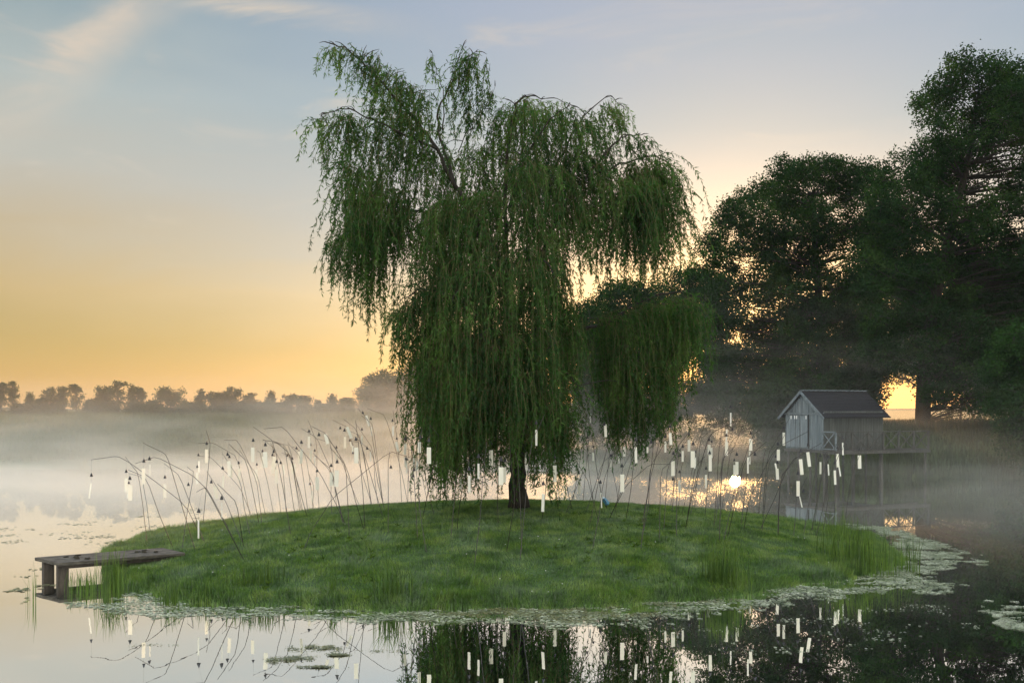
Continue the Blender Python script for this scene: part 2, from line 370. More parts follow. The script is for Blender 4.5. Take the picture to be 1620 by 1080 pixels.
# ------------------------------------------------------------------ reeds
reed_spots = [  # px centre, py of the foot, half width px, half depth m, height m, count, label
    (1368, 908, 50, .75, .95, 340, 'broad dense stand of green reeds at the right tip of the island'),
    (1441, 905, 13, .22, .85, 46, 'small separate reed tuft in the water right of the broad reed stand'),
    (1150, 940, 36, .35, .75, 230, 'green reed clump on the front shore below the boathouse side, left of the broad stand'),
    (1335, 872, 30, .5, .85, 90, 'thin dark reeds behind the broad reed stand'),
    (618, 962, 28, .3, .68, 120, 'arching iris-like clump at the middle of the front shore'),
    (676, 966, 16, .12, .7, 14, 'few tall thin reed stems just right of the arching clump'),
    (268, 958, 18, .15, .5, 60, 'low bright reed tuft in the water right of the jetty'),
    (316, 955, 12, .15, .45, 34, 'little reed tuft second from the jetty along the front shore'),
    (172, 938, 20, .3, .85, 120, 'grassy reeds growing up against the side of the jetty'),
    (130, 935, 26, .3, .45, 90, 'short leafy reeds under the jetty deck behind its posts'),
    (50, 952, 8, .08, .75, 12, 'sparse dark reed sprig in open water left of the jetty'),
    (528, 955, 10, .1, .5, 22, 'slim reed tuft left of the arching clump'),
    (400, 945, 40, .2, .38, 160, 'low grassy tuft on the front left shore'),
    (812, 962, 8, .08, .42, 12, 'tiny reed tuft below the willow trunk on the front shore'),
]
for px, py, hw, hd, hh, cnt, lab in reed_spots:
    d0 = EYE * F / (py - HY); cx = (px - HX) / F * d0
    x = cx + rng.normal(0, .5, cnt).clip(-1, 1) * hw / F * d0 * 1.1; y = d0 + hd * .6 + rng.uniform(-1, 1, cnt) * hd
    z = np.maximum(isl_z(x, y), -.05)
    h = hh * rng.uniform(.5, 1.05, cnt)
    thin = 'thin' in lab or 'sprig' in lab
    V, Fq = blades(x - cx, y - d0 - hd * .6, z, h, .008 if thin else .013, .12 if 'arching' not in lab else .38, None, 2)
    o = np_mesh('reed_clump', V, Fq, M['reed']); o.location = (cx, d0 + hd * .6, 0)
    tag(o, lab, 'reeds', 'reed clumps around the island')

# ------------------------------------------------------------------ duckweed and algae mats
def weed(name, cnt, polys, matr, size, lab, thr=-.05, sc_=(1.6, 4.5), seed=61):
    """polys: list of pixel polygons (with relative weight); flecks are scattered on the water inside them"""
    Vs = []; 
    tot = sum(w for _, w in polys)
    for pl, w in polys:
        W = [((px - HX) / F * EYE * F / (py - HY), EYE * F / (py - HY)) for px, py in pl]
        a = np.array(W); lo, hi = a.min(0), a.max(0)
        c = int(cnt * w / tot); q = rng.uniform(lo, hi, (c * 3, 2))
        ins = np.zeros(len(q), bool); q0 = q
        q = q + np.stack([.5 * hash_noise(q[:, 0], q[:, 1], 4.5, seed + 5) + .3 * hash_noise(q[:, 0], q[:, 1], 11, seed + 6), .45 * hash_noise(q[:, 0], q[:, 1], 3.5, seed + 7) + .25 * hash_noise(q[:, 0], q[:, 1], 12, seed + 8)], -1)
        for i in range(len(W)):
            (x1, y1), (x2, y2) = W[i], W[i - 1]
            cond = ((y1 > q[:, 1]) != (y2 > q[:, 1])) & (q[:, 0] < (x2 - x1) * (q[:, 1] - y1) / (y2 - y1 + 1e-12) + x1)
            ins ^= cond
        q = q0[ins]
        nz = hash_noise(q[:, 0], q[:, 1] * 2.2, sc_[0], seed) + .8 * hash_noise(q[:, 0], q[:, 1] * 2, sc_[1], seed + 1) + .5 * hash_noise(q[:, 0], q[:, 1] * 2, 13, seed + 2)
        q = q[(nz + rng.normal(0, .12, len(q)) > thr) & (isl_t(q[:, 0], q[:, 1]) > 1.0)][:c]
        Vs.append(q)
    q = np.concatenate(Vs); n_ = len(q); s = size * rng.uniform(.4, 1.3, n_) 
    k = 6; an = rng.uniform(0, 6.28, n_)[:, None] + np.arange(k)[None] * 6.283 / k; rr = s[:, None] * rng.uniform(.6, 1.1, (n_, k))
    V = np.stack([q[:, :1] + rr * np.cos(an), q[:, 1:] + rr * np.sin(an), (.004 + rng.uniform(0, .008, n_))[:, None] + rng.normal(0, .0016, (n_, k))], -1).reshape(-1, 3)
    return tag(np_mesh(name, V, np.arange(n_ * k).reshape(n_, k), matr), lab, 'water plants', None, 'stuff')
band = [([(95, 957), (200, 938), (420, 955), (620, 962), (850, 957), (1000, 950), (1130, 940), (1200, 920), (1330, 905), (1420, 905), (1440, 925), (1330, 945), (1180, 965), (1060, 985),
          (900, 995), (740, 985), (600, 985), (420, 978), (300, 975), (180, 972)], 7),
        ([(1330, 828), (1400, 830), (1500, 862), (1545, 882), (1500, 900), (1430, 905), (1400, 880), (1420, 850)], 5),
        ([(1400, 900), (1480, 905), (1530, 930), (1470, 940), (1400, 925)], .8)]
weed('duckweed', 30000, band, M['weed'], .028, 'pale duckweed mats floating along the front and right shore', -.1)
weed('duckweed', 5500, [([(1555, 970), (1600, 960), (1700, 955), (1700, 1000), (1610, 1000), (1570, 985)], 2), ([(1545, 955), (1620, 948), (1640, 956), (1560, 962)], .4)],
     M['weed'], .02, 'pale duckweed patch at the lower right corner', -.12)
weed('duckweed', 900, [([(1000, 990), (1500, 955), (1560, 1010), (1300, 1040), (1000, 1030)], 1)], M['weed'], .02, 'stray duckweed flecks on the dark water at lower right', .45)
def weed_clumps(name, cs, matr, size, lab, seed):
    Vs = []
    for px, py, sx_, sy_, c in cs:
        d0 = EYE * F / (py - HY); q = rng.normal(0, 1, (c * 3, 2)) * np.array([sx_, sy_]); rr = np.hypot(q[:, 0] / sx_, q[:, 1] / sy_)
        q = q + np.array([(px - HX) / F * d0, d0]); nz = hash_noise(q[:, 0], q[:, 1] * 1.6, 7, seed) + .9 * hash_noise(q[:, 0], q[:, 1] * 1.5, 19, seed + 1)
        Vs.append(q[(nz + rng.normal(0, .4, len(q)) - rr * .7 > -.35)][:c])
    q = np.concatenate(Vs); n_ = len(q); s_ = size * rng.uniform(.4, 1.3, n_); k = 6; an = rng.uniform(0, 6.28, n_)[:, None] + np.arange(k)[None] * 6.283 / k; r2 = s_[:, None] * rng.uniform(.6, 1.1, (n_, k))
    V = np.stack([q[:, :1] + r2 * np.cos(an), q[:, 1:] + r2 * np.sin(an), (.004 + rng.uniform(0, .012, n_))[:, None] + rng.normal(0, .003, (n_, k))], -1).reshape(-1, 3)
    return tag(np_mesh(name, V, np.arange(n_ * k).reshape(n_, k), matr), lab, 'water plants', None, 'stuff')
weed_clumps('algae', [(505, 1026, .24, .13, 1700), (462, 1043, .2, .12, 1300), (535, 1036, .12, .05, 500), (505, 1055, .22, .04, 500), (600, 1030, .3, .04, 60), (240, 1020, .3, .06, 70)], M['algae'], .012, 'olive algae patch adrift below the front shore', 63)
weed('algae', 9000, [([(620, 975), (850, 958), (1100, 950), (1190, 930), (1230, 930), (1100, 962), (960, 985), (800, 985)], 1)], M['algae'], .02, 'olive green algae along the middle of the front shore', -.05, seed=71)
weed('algae', 1500, [([(0, 835), (190, 820), (330, 800), (330, 835), (180, 862), (0, 860)], 1.2), ([(30, 905), (60, 895), (75, 930), (20, 960), (0, 950)], .4)], M['algae'], .05, 'thin dark algae streaks on the bright water at left', .35, seed=81)

# ------------------------------------------------------------------ jetty
jy = empty('jetty', (-7.8, 19.7, 0)); tag(jy, 'low weathered plank jetty on square posts at the left end of the island', 'jetty')
zt = .37
Aj, Bj, Cj, Dj = Vector((-9.16, 19.4, zt)), Vector((-8.37, 18.7, zt)), Vector((-6.48, 20.06, zt)), Vector((-7.19, 20.77, zt))
mb = MB(); npl = 4
for i in range(npl):
    a0, a1 = i / npl + .008, (i + 1) / npl - .008
    q = [Aj.lerp(Bj, a0), Aj.lerp(Bj, a1), Dj.lerp(Cj, a1), Dj.lerp(Cj, a0)]; dz = random.uniform(-.004, .004)
    top = [v + Vector((0, 0, dz)) for v in q]; bot = [v - Vector((0, 0, .06)) for v in q]
    mb.add(bot + top, [(3, 2, 1, 0), (4, 5, 6, 7), (0, 1, 5, 4), (1, 2, 6, 5), (2, 3, 7, 6), (3, 0, 4, 7)])
mb.build('deck', M['jetty'], jy, off=jy.location, bevel=.006)
for a_, b_ in ((.12, 'l'), (.88, 'r')):
    mb = MB(); p = Aj.lerp(Bj, a_) + (Dj - Aj).normalized() * .1; q = Dj.lerp(Cj, a_) - (Dj - Aj).normalized() * .1
    mb.bar(p - Vector((0, 0, .095)), q - Vector((0, 0, .095)), .09, .065); mb.build('beam', M['jetty_post'], jy, off=jy.location)
u = (Cj - Bj).normalized(); vv = (Bj - Aj).normalized()
for p in (Aj.lerp(Bj, .28) + (Dj - Aj) * .05, Aj.lerp(Bj, .8) + (Dj - Aj) * .06, Aj.lerp(Bj, .25) + (Dj - Aj) * .8, Aj.lerp(Bj, .8) + (Dj - Aj) * .8):
    mb = MB(); mb.box((p.x, p.y, -.12), (.19, .18, .84), (u, Vector((-u.y, u.x, 0)), Vector((0, 0, 1))))
    mb.build('post', M['jetty_post'], jy, off=jy.location, bevel=.01)
random.seed(8)
for i, (a_, b_) in enumerate(((.35, .17), (.5, .22), (.68, .19), (.8, .25), (.25, .28), (.4, .72), (.55, .75), (.3, .8), (.62, .83))):
    p = Aj.lerp(Bj, a_).lerp(Dj.lerp(Cj, a_), b_); mb = MB()
    for k in range(5):
        a = random.uniform(0, 6.28); r = random.uniform(0, .045)
        mb.lathe(p + Vector((r * math.cos(a), r * math.sin(a), .004)), [(.03, 0), (.026, .014), (.012, .024), (.001, .028)], 7)
    wh = ['first', 'second', 'third', 'fourth', 'fifth'][i % 5]
    tag(mb.build('leaf_clump', M['clump'], smooth=True), 'dark clump on the jetty deck, %s in the %s group' % (wh, 'water end' if i < 5 else 'bank end'), 'debris', 'dark clumps on the jetty')
random.seed(5)
# small spotlight in the lawn
pf = P(960, 797, 24.5); pz = float(isl_z(pf.x, pf.y)); sp = empty('garden_spotlight', (pf.x, pf.y, pz)); tag(sp, 'small blue garden spotlight tilted on a stake in the lawn right of the willow trunk', 'spotlight')
mb = MB(); mb.tube([(0, 0, -.02), (-.02, 0, .1)], .012); mb.build('stake', M['bell'], sp)
ax = Vector((.62, 0, -.78)).normalized()
mb = MB(); c0 = Vector((-.09, 0, .27)); mb.tube([c0, c0 + ax * .03, c0 + ax * .17, c0 + ax * .2], [.03, .052, .06, .03], 12); mb.build('housing', M['blue'], sp, smooth=False)
mb = MB(); mb.tube([c0 - ax * .03 + Vector((0, -.02, 0)), c0 + ax * .01 + Vector((0, -.02, 0))], .035, 12); mb.build('lens', M['glass_l'], sp)
mb = MB(); mb.tube([c0 + Vector((0, -.062, 0)), c0 + ax * .1 + Vector((0, -.07, 0)), Vector((0, 0, .1))], .008, 5); mb.build('bracket', M['bell'], sp)

# ------------------------------------------------------------------ willow
TY = 24.0
wt = P(820, 797, TY); wz = float(isl_z(wt.x, TY)); wil = empty('weeping_willow', (wt.x, TY, wz)); tag(wil, 'tall weeping willow with trailing green curtains, standing alone on the island crest', 'tree')
def Q(px, py, dd): return P(px, py, TY + dd)
limbs = [
    ([(821, 802, 0), (819, 740, 0), (818, 680, 0), (814, 610, .1), (810, 550, .1), (806, 490, .1)], .2, .16),
    ([(812, 560, .1), (800, 450, 0), (770, 375, -.3), (725, 305, -.5), (690, 235, -.6), (652, 183, -.6), (605, 130, -.6), (562, 88, -.6), (520, 68, -.6)], .13, .02),
    ([(690, 235, -.6), (640, 212, -.9), (590, 190, -1), (545, 172, -1), (508, 182, -1)], .05, .012),
    ([(722, 300, -.5), (700, 230, 0), (692, 185, .2), (712, 132, .3), (735, 95, .3), (757, 82, .3)], .07, .01),
    ([(700, 205, .1), (702, 160, .6), (692, 115, .7), (679, 82, .7)], .028, .006),
    ([(712, 132, .3), (720, 105, .2), (738, 66, .2)], .02, .005),
    ([(725, 240, .1), (745, 200, .2), (772, 165, .3), (783, 130, .3)], .02, .005),
    ([(806, 500, .1), (802, 420, .2), (800, 320, .4), (806, 230, .5), (812, 180, .5), (830, 153, .5), (862, 156, .4)], .13, .015),
    ([(805, 330, .4), (832, 250, -.4), (870, 192, -.7), (902, 166, -.8)], .06, .012),
    ([(808, 520, .1), (850, 420, -.2), (890, 330, -.4), (925, 282, -.5), (960, 240, -.5), (988, 215, -.5), (1014, 214, -.5)], .12, .012),
    ([(925, 282, -.5), (980, 262, -.3), (1030, 248, -.2), (1060, 262, -.2), (1076, 288, -.2)], .05, .01),
    ([(868, 290, .2), (900, 222, .6), (930, 178, .7), (965, 154, .7), (985, 168, .7)], .045, .008),
    ([(814, 610, .1), (860, 552, .4), (915, 523, .7), (960, 510, 1), (1010, 480, 1.3), (1060, 463, 1.5), (1108, 470, 1.6)], .1, .02),
    ([(808, 565, .1), (760, 500, -.6), (712, 468, -1), (672, 458, -1.2), (640, 470, -1.3)], .08, .015),
    ([(772, 380, -.3), (700, 350, .3), (640, 330, .7), (580, 335, .9), (545, 362, 1)], .07, .012),
    ([(803, 460, .1), (770, 430, -1.0), (735, 440, -1.8), (715, 480, -2.2)], .045, .015),
    ([(803, 450, .2), (840, 410, -1.0), (870, 420, -1.8), (885, 460, -2.2)], .045, .015),
    ([(803, 430, .2), (770, 370, 1.5), (740, 380, 2.6)], .07, .015),
    ([(803, 430, .2), (860, 370, 1.5), (890, 400, 2.6)], .07, .015),
    ([(800, 330, .4), (760, 260, 1.0), (735, 250, 1.6)], .05, .01),
    ([(812, 560, .1), (780, 520, -1.4), (760, 530, -2.2)], .06, .015),
    ([(812, 560, .1), (850, 520, -1.4), (880, 540, -2.2)], .06, .015),
    ([(812, 600, .1), (880, 580, -.5), (915, 610, -.9)], .05, .012),
]
mb = MB(); limb_pts = []
for pts, r0, r1 in limbs:
    sp_ = smooth_path([Q(*p) for p in pts], 5); nn = len(sp_)
    for i in range(2, nn - 1): sp_[i] = sp_[i] + Vector((random.gauss(0, .02), random.gauss(0, .02), random.gauss(0, .02)))
    rr = [(r0 + (r1 - r0) * (i / (nn - 1)) ** .6) * (1 if r0 == .2 else .72) for i in range(nn)]
    if r0 == .2: rr[0] = .27; rr[1] = .235; rr[2] = .21; mb.tube(sp_, rr, 14); mb.build('trunk', M['bark'], wil, smooth=True, off=wil.location); mb = MB()
    else: mb.tube(sp_, rr, 7)
    limb_pts += [(p, r) for p, r in zip(sp_, rr)]
LP = np.array([list(p) for p, r in limb_pts])
# curtains: anchor line start, end, mean length px, strand count, depth, depth spread
curt = [
    (505, 68, 532, 72, 40, 10, -.6, .15), (530, 66, 600, 78, 62, 26, -.6, .3), (580, 72, 640, 112, 90, 44, -.6, .4), (620, 108, 690, 142, 110, 60, -.6, .5),
    (600, 150, 680, 200, 90, 46, -.6, .7), (505, 182, 560, 174, 85, 34, -1, .3), (508, 190, 526, 215, 60, 12, -1, .2), (550, 168, 640, 230, 100, 62, -.8, .6),
    (545, 240, 640, 292, 130, 120, -.5, 1.0), (560, 300, 660, 300, 110, 90, 0, 1.2), (528, 372, 562, 342, 85, 30, 1, .3), (560, 335, 622, 345, 135, 84, .7, .7), (618, 330, 660, 330, 55, 30, .4, .7),
    (742, 76, 770, 86, 70, 26, .3, .2), (720, 112, 742, 98, 40, 8, .3, .15), (728, 146, 775, 150, 72, 28, .3, .3), (640, 215, 700, 240, 110, 50, 0, .8), (700, 232, 780, 215, 120, 60, .6, .9),
    (665, 330, 720, 310, 130, 60, -.3, 1.2), (700, 300, 790, 290, 200, 190, 0, 1.5), (784, 178, 800, 158, 130, 22, .5, .3), (795, 156, 832, 151, 130, 52, .5, .5), (830, 151, 900, 168, 150, 90, 0, .9),
    (900, 166, 930, 186, 120, 26, -.4, .6), (800, 240, 900, 250, 190, 210, 0, 1.5), (930, 178, 985, 156, 60, 28, .7, .2), (928, 190, 962, 205, 75, 14, .7, .3), (975, 170, 988, 172, 40, 8, .7, .1),
    (985, 214, 1026, 212, 52, 20, -.5, .2), (1000, 240, 1050, 246, 150, 62, -.3, .5), (1050, 246, 1076, 288, 75, 26, -.2, .2), (940, 272, 1040, 268, 145, 150, -.4, 1.0), (1000, 305, 1055, 320, 115, 46, -.3, .6),
    (900, 300, 940, 318, 95, 30, 0, 1.0), (700, 400, 880, 380, 260, 330, -.4, 1.9), (660, 448, 705, 430, 120, 60, -1, .6), (628, 484, 665, 464, 88, 50, -1.2, .5), (676, 505, 730, 500, 200, 170, -.6, 1.4),
    (696, 560, 735, 560, 172, 100, -1, 1.0), (720, 520, 872, 510, 215, 300, -.3, 2.0), (700, 610, 800, 600, 122, 110, -.6, 1.8), (838, 600, 888, 600, 122, 80, -.4, 1.6), (790, 580, 850, 580, 118, 60, -2.0, .6), (852, 600, 900, 640, 98, 60, -.6, .9),
    (872, 440, 900, 510, 130, 66, 0, 1.0), (895, 490, 930, 515, 60, 8, .6, .4),
    (940, 498, 1000, 478, 130, 110, 1, .8), (1000, 476, 1095, 464, 118, 180, 1.4, .9), (1080, 470, 1112, 500, 70, 36, 1.6, .4), (945, 560, 1060, 560, 120, 130, 1.2, .8), (1045, 555, 1090, 545, 50, 28, 1.5, .5), (955, 640, 1030, 640, 68, 60, 1.2, .6),
]
curt += [(890, 225, 960, 245, 150, 80, -.1, .7), (985, 262, 1045, 262, 135, 60, 0, .5)]
for pts, r0, r1 in limbs:                       # short leafy shoots along the outer limbs
    if r0 in (.2,) or pts[-1][1] > 300: continue
    for (a0, b0, c0), (a1, b1, c1) in list(zip(pts[:-1], pts[1:]))[len(pts) // 2 - 1:]:
        if (a0, b0) == (702, 160): continue
        curt.append((a0, b0 - 3, a1, b1 - 3, 30, int(4 + math.hypot(a1 - a0, b1 - b0) / 5), (c0 + c1) / 2, .15))
SV = []; SL = []; SD = []; tw_mb = MB()
LB = []; LD = []; LL = []
for (x0, y0, x1, y1, ln, cnt, dd, ds) in curt:
    cnt = int(cnt * (1.6 if y0 > 300 else 1.5 if y0 > 215 else 1.3))
    a, b_ = Q(x0, y0, dd), Q(x1, y1, dd)
    # a carrying twig from the nearest limb and along the line of anchors
    md = (a + b_) / 2
    for s in (a, b_):
        dist = np.linalg.norm(LP - np.array(md.lerp(s, .6)), axis=1) + np.maximum(LP[:, 2] - s.z, 0) * .5; j = int(dist.argmin())
        p0 = Vector(LP[j]); pm = p0.lerp(s, .5) + Vector((0, 0, .12 * (s - p0).length))
        mb.tube(smooth_path([p0, pm, s], 4), [min(limb_pts[j][1] * .7, .02)] + [.012] * 3 + [.008] * 3 + [.005] * 2, 5)
    for i in range(cnt):
        f = random.random(); px = x0 + (x1 - x0) * f + random.gauss(0, 4); py = y0 + (y1 - y0) * f + abs(random.gauss(0, 7)) + random.uniform(0, ln * .15)
        d_ = dd + random.uniform(-1, 1) * ds
        cl_ = math.sin(px * .13 + d_ * 1.7) + math.sin(px * .051 + d_ * 2.9 + 1) + math.sin(px * .31 + 2 * d_)
        if cl_ < -1.1 and random.random() < .65: continue
        p = Q(px, py, d_); L = ln * random.uniform(.55, 1.1) * (1 + .13 * cl_) / F * (TY + d_)
        out = Vector((p.x - wt.x, p.y - TY, 0)); out = out.normalized() if out.length > .3 else Vector((random.gauss(0, 1), random.gauss(0, 1), 0)).normalized()
        out = (out + Vector((random.gauss(0, .6), random.gauss(0, .6), 0))).normalized()
        ns = max(4, int(L / .22)); st = L / ns; dr = (out * .16 + Vector((0, 0, random.uniform(-.5, .45)))).normalized(); pts = [p]
        bend = random.uniform(.35, .75); sw_ = .2 if y0 < 330 else .05; swx, swy = random.gauss(0, sw_), random.gauss(0, sw_)
        for kk in range(ns):
            dr = (dr * (1 - bend) + Vector((swx + random.gauss(0, .06 + sw_ * .8), swy + random.gauss(0, .06 + sw_ * .8), -1)) * bend).normalized()
            pts.append(pts[-1] + dr * st)
        tw_mb.tube(pts, [.005] + [.0035] * (len(pts) - 2) + [.0015], 3, cap=False)
        PA = np.array([list(q) for q in pts]); seg = np.diff(PA, axis=0)
        nl = int(L * 42 * random.uniform(.75, 1.1)); u_ = np.sort(rng.uniform(0.02, 1, nl)) * ns; ii = np.minimum(u_.astype(int), ns - 1)
        pos = PA[ii] + seg[ii] * (u_ - ii)[:, None]; sdn = unit(seg[ii])
        LB.append(pos); LD.append(unit(sdn * .75 + rng.normal(0, .6, (nl, 3)) + np.array([0, 0, -.35]))); LL.append(rng.uniform(.07, .145, nl))
mb.build('branch', M['bark'], wil, smooth=True, off=wil.location)
LB = np.concatenate(LB); LD = np.concatenate(LD); LL = np.concatenate(LL)
print('willow leaves', len(LB))
V, Fq = leaf_quads(LB, LD, LL, LL * .2)
cr = np_mesh('crown', V, Fq, M['willow_leaf'], wil)
tw_mb.build('twig', M['twig'], wil, off=wil.location)

# ------------------------------------------------------------------ broadleaf trees
def inside(poly, px, py):
    r = False
    for i in range(len(poly)):
        (x1, y1), (x2, y2) = poly[i], poly[i - 1]
        if (y1 > py) != (y2 > py) and px < (x2 - x1) * (py - y1) / (y2 - y1) + x1: r = not r
    return r
def blob_tree(name, lab, cat, D, poly, trunk, nb, rb, leafm, lpb, holes=(), depth=3.0, lsize=.17, group=None, trunk_r=.35, flat=.85, zmin=None, base_z=None):
    px0, py0 = trunk[0]; b0 = P(px0, py0, D); gz = float(ground_z(np.array(b0.x), np.array(b0.y))) if base_z is None else base_z
    root = empty(name, (b0.x, D, gz)); tag(root, lab, cat, group)
    xs_ = [p[0] for p in poly]; ys_ = [p[1] for p in poly]; bl = []
    tries = 0
    used = []
    while len(bl) < nb and tries < nb * 12:
        tries += 1; r = random.uniform(*rb); rp = r / D * F; best = None
        for _ in range(14):
            px = random.uniform(min(xs_), max(xs_)); py = random.uniform(min(ys_), max(ys_))
            if not inside(poly, px, py): continue
            dm = min((math.hypot(px - a, (py - b_) * 1.3) for a, b_ in used), default=1e3)
            if best is None or dm > best[0]: best = (dm, px, py)
        if best is None: continue
        _, px, py = best
        if not inside(poly, px, py): continue
        if not (inside(poly, px - rp * .45, py) and inside(poly, px + rp * .45, py) and inside(poly, px, py - rp * .4)): continue
        if any(math.hypot(px - hx, py - hy) < hr + rp * .5 for hx, hy, hr in holes): continue
        used.append((px, py)); bl.append((P(px, py, D + random.uniform(-depth, depth)), r))
    tb = MB(); pts = [Vector((b0.x, D, gz - .2))] + [P(px, py, D) for px, py in trunk[1:]]
    sp_ = smooth_path(pts, 5); nn = len(sp_); rr = [trunk_r * (1 - .75 * i / (nn - 1)) for i in range(nn)]; rr[0] = trunk_r * 1.3
    tb.tube(sp_, rr, 10); tb.build('trunk', M['bark'], root, smooth=True, off=root.location)
    br = MB(); B = []; Dn = []
    for c, r in bl:
        j = min(range(len(sp_)), key=lambda q: (sp_[q] - c).length + max(0, sp_[q].z - c.z + .5) * 2)
        mid = sp_[j].lerp(c, .5) + Vector((random.gauss(0, .25), random.gauss(0, .25), random.uniform(-.2, .4)))
        r0 = min(rr[j] * .3, .055)
        br.tube(smooth_path([sp_[j], mid, c], 3), [r0, r0 * .8, r0 * .65, r0 * .5, r0 * .4, r0 * .3, .02][:7], 5)
        # sub-sprays: leaves sit on many small sprays in the blob
        k = max(8, int(26 * r)); dirs = unit(rng.normal(size=(k, 3)) + np.array([0, 0, .25])); rad = r * rng.uniform(.35, 1.0, k)
        cs = np.array(c)[None] + dirs * rad[:, None] * np.array([1, 1, flat])
        for q in range(0, k, 3): br.tube([c, Vector(cs[q])], [.022, .008], 3, cap=False)
        n_ = int(lpb * r * r * 1.5); w = rng.integers(0, k, n_)
        off = rng.normal(0, 1, (n_, 3)) * np.array([.21, .21, .15]) * (.55 + .5 * r)
        B.append(cs[w] + off); Dn.append(unit(rng.normal(0, 1, (n_, 3)) * np.array([1, 1, .8]) + np.array([0, 0, -.25]) + dirs[w] * .5))
    br.build('branch', M['bark'], root, off=root.location)
    B = np.concatenate(B); Dn = np.concatenate(Dn); LLn = rng.uniform(.6, 1.2, len(B)) * lsize
    if zmin is not None: k = B[:, 2] > zmin; B, Dn, LLn = B[k], Dn[k], LLn[k]
    V, Fq = leaf_quads(B, Dn, LLn, LLn * .62)
    np_mesh('crown', V, Fq, leafm, root)
    print(name, len(bl), len(B))
    return root
holesA = [(1560, 420, 4), (1590, 250, 4), (1445, 405, 3), (1483, 459, 11), (1528, 166, 7), (1561, 276, 8), (1610, 353, 8), (1430, 638, 34), (1410, 480, 10)]
blob_tree('broadleaf_tree', 'tallest dark tree at the right edge, towering over the boathouse', 'tree', 54,
    [(1365, 300), (1405, 262), (1450, 240), (1462, 215), (1438, 190), (1452, 148), (1485, 120), (1503, 82), (1560, 90), (1600, 92), (1690, 110), (1750, 220), (1770, 400), (1740, 580), (1640, 640), (1560, 650), (1500, 650), (1475, 640), (1455, 612), (1420, 606), (1375, 600), (1350, 440)],
    [(1460, 672), (1462, 600), (1475, 500), (1500, 380), (1530, 260), (1545, 160)], 390, (.55, 1.2), M['dark_leaf'], 520, holesA, 3.5, .155, 'dark broadleaf trees on the right bank', .42)
holesB = [(1163, 539, 8), (1215, 350, 5), (1180, 420, 6), (1260, 400, 4), (1230, 480, 4), (1370, 330, 5), (1290, 460, 5), (1360, 480, 6), (1160, 380, 5), (1195, 500, 4), (1324, 423, 12), (1320, 337, 8), (1410, 480, 16), (1290, 300, 5), (1345, 395, 9)]
blob_tree('broadleaf_tree', 'wide domed dark tree standing behind the boathouse', 'tree', 60,
    [(1108, 392), (1128, 345), (1165, 305), (1205, 285), (1235, 252), (1300, 247), (1345, 262), (1395, 262), (1435, 330), (1430, 450), (1415, 560), (1395, 640), (1300, 660), (1200, 660), (1150, 655), (1105, 600), (1100, 520), (1105, 450)],
    [(1300, 690), (1302, 600), (1298, 500), (1290, 400), (1285, 310)], 370, (.55, 1.2), M['dark_leaf'], 560, holesB, 3.5, .155, 'dark broadleaf trees on the right bank', .4)
holesC = [(1163, 539, 8), (1095, 588, 16), (1115, 560, 5), (1147, 500, 4), (1060, 610, 10), (1015, 610, 12), (1075, 460, 6), (1100, 690, 30), (1060, 700, 30)]
blob_tree('broadleaf_tree', 'lower hazy tree between the willow and the domed tree', 'tree', 66,
    [(900, 500), (925, 478), (965, 450), (1005, 440), (1045, 448), (1065, 432), (1112, 426), (1150, 440), (1165, 560), (1155, 655), (1080, 668), (1000, 680), (950, 690), (890, 660)],
    [(1030, 710), (1032, 620), (1045, 540), (1060, 480)], 200, (.65, 1.25), M['dark_leaf'], 500, holesC, 3, .16, 'dark broadleaf trees on the right bank', .32)
blob_tree('shrub', 'rounded dark shrub on the bank just left of the boathouse', 'shrub', 57.5,
    [(1195, 618), (1215, 590), (1270, 590), (1300, 640), (1300, 710), (1235, 722), (1208, 716), (1200, 690), (1180, 668)],
    [(1240, 722), (1240, 690), (1238, 640)], 46, (.6, 1.0), M['dark_leaf'], 500, [], 1.2, .17, 'shrubs on the right bank', .12)
blob_tree('shrub', 'dark shrub hidden behind the boathouse roof', 'shrub', 55,
    [(1290, 600), (1340, 580), (1385, 590), (1388, 640), (1375, 690), (1300, 690)],
    [(1340, 690), (1340, 650), (1340, 620)], 30, (.6, 1.0), M['dark_leaf'], 480, [(1415, 632, 30)], 1.2, .17, 'shrubs on the right bank', .12)
blob_tree('shrub', 'brighter green bush leaning in at the right edge', 'shrub', 45,
    [(1556, 570), (1585, 530), (1625, 505), (1700, 490), (1760, 560), (1760, 720), (1640, 735), (1590, 715), (1575, 680), (1560, 640)],
    [(1650, 740), (1648, 680), (1650, 600)], 90, (.5, .95), M['bush_leaf'], 620, [], 1.8, .15, 'shrubs on the right bank', .12)
blob_tree('shrub', 'thin low undergrowth right of the big trunk, glowing against the field', 'shrub', 57,
    [(1478, 600), (1520, 590), (1570, 600), (1590, 650), (1560, 668), (1480, 668)],
    [(1520, 676), (1520, 650), (1522, 630)], 16, (.4, .7), M['bush_leaf'], 300, [(1540, 655, 4), (1485, 645, 5)], 1.0, .15, 'shrubs on the right bank', .06)
blob_tree('broadleaf_tree', 'dark tree farther back filling the gap right of the big trunk', 'tree', 78,
    [(1330, 450), (1400, 400), (1560, 400), (1700, 400), (1760, 560), (1740, 660), (1600, 655), (1560, 640), (1500, 610), (1450, 600), (1400, 585), (1340, 590)],
    [(1610, 668), (1612, 600), (1620, 520)], 150, (1.0, 1.8), M['dark_leaf'], 300, [(1530, 600, 6), (1410, 480, 7), (1483, 459, 8), (1430, 640, 34)], 3, .26, 'dark broadleaf trees on the right bank', .32)

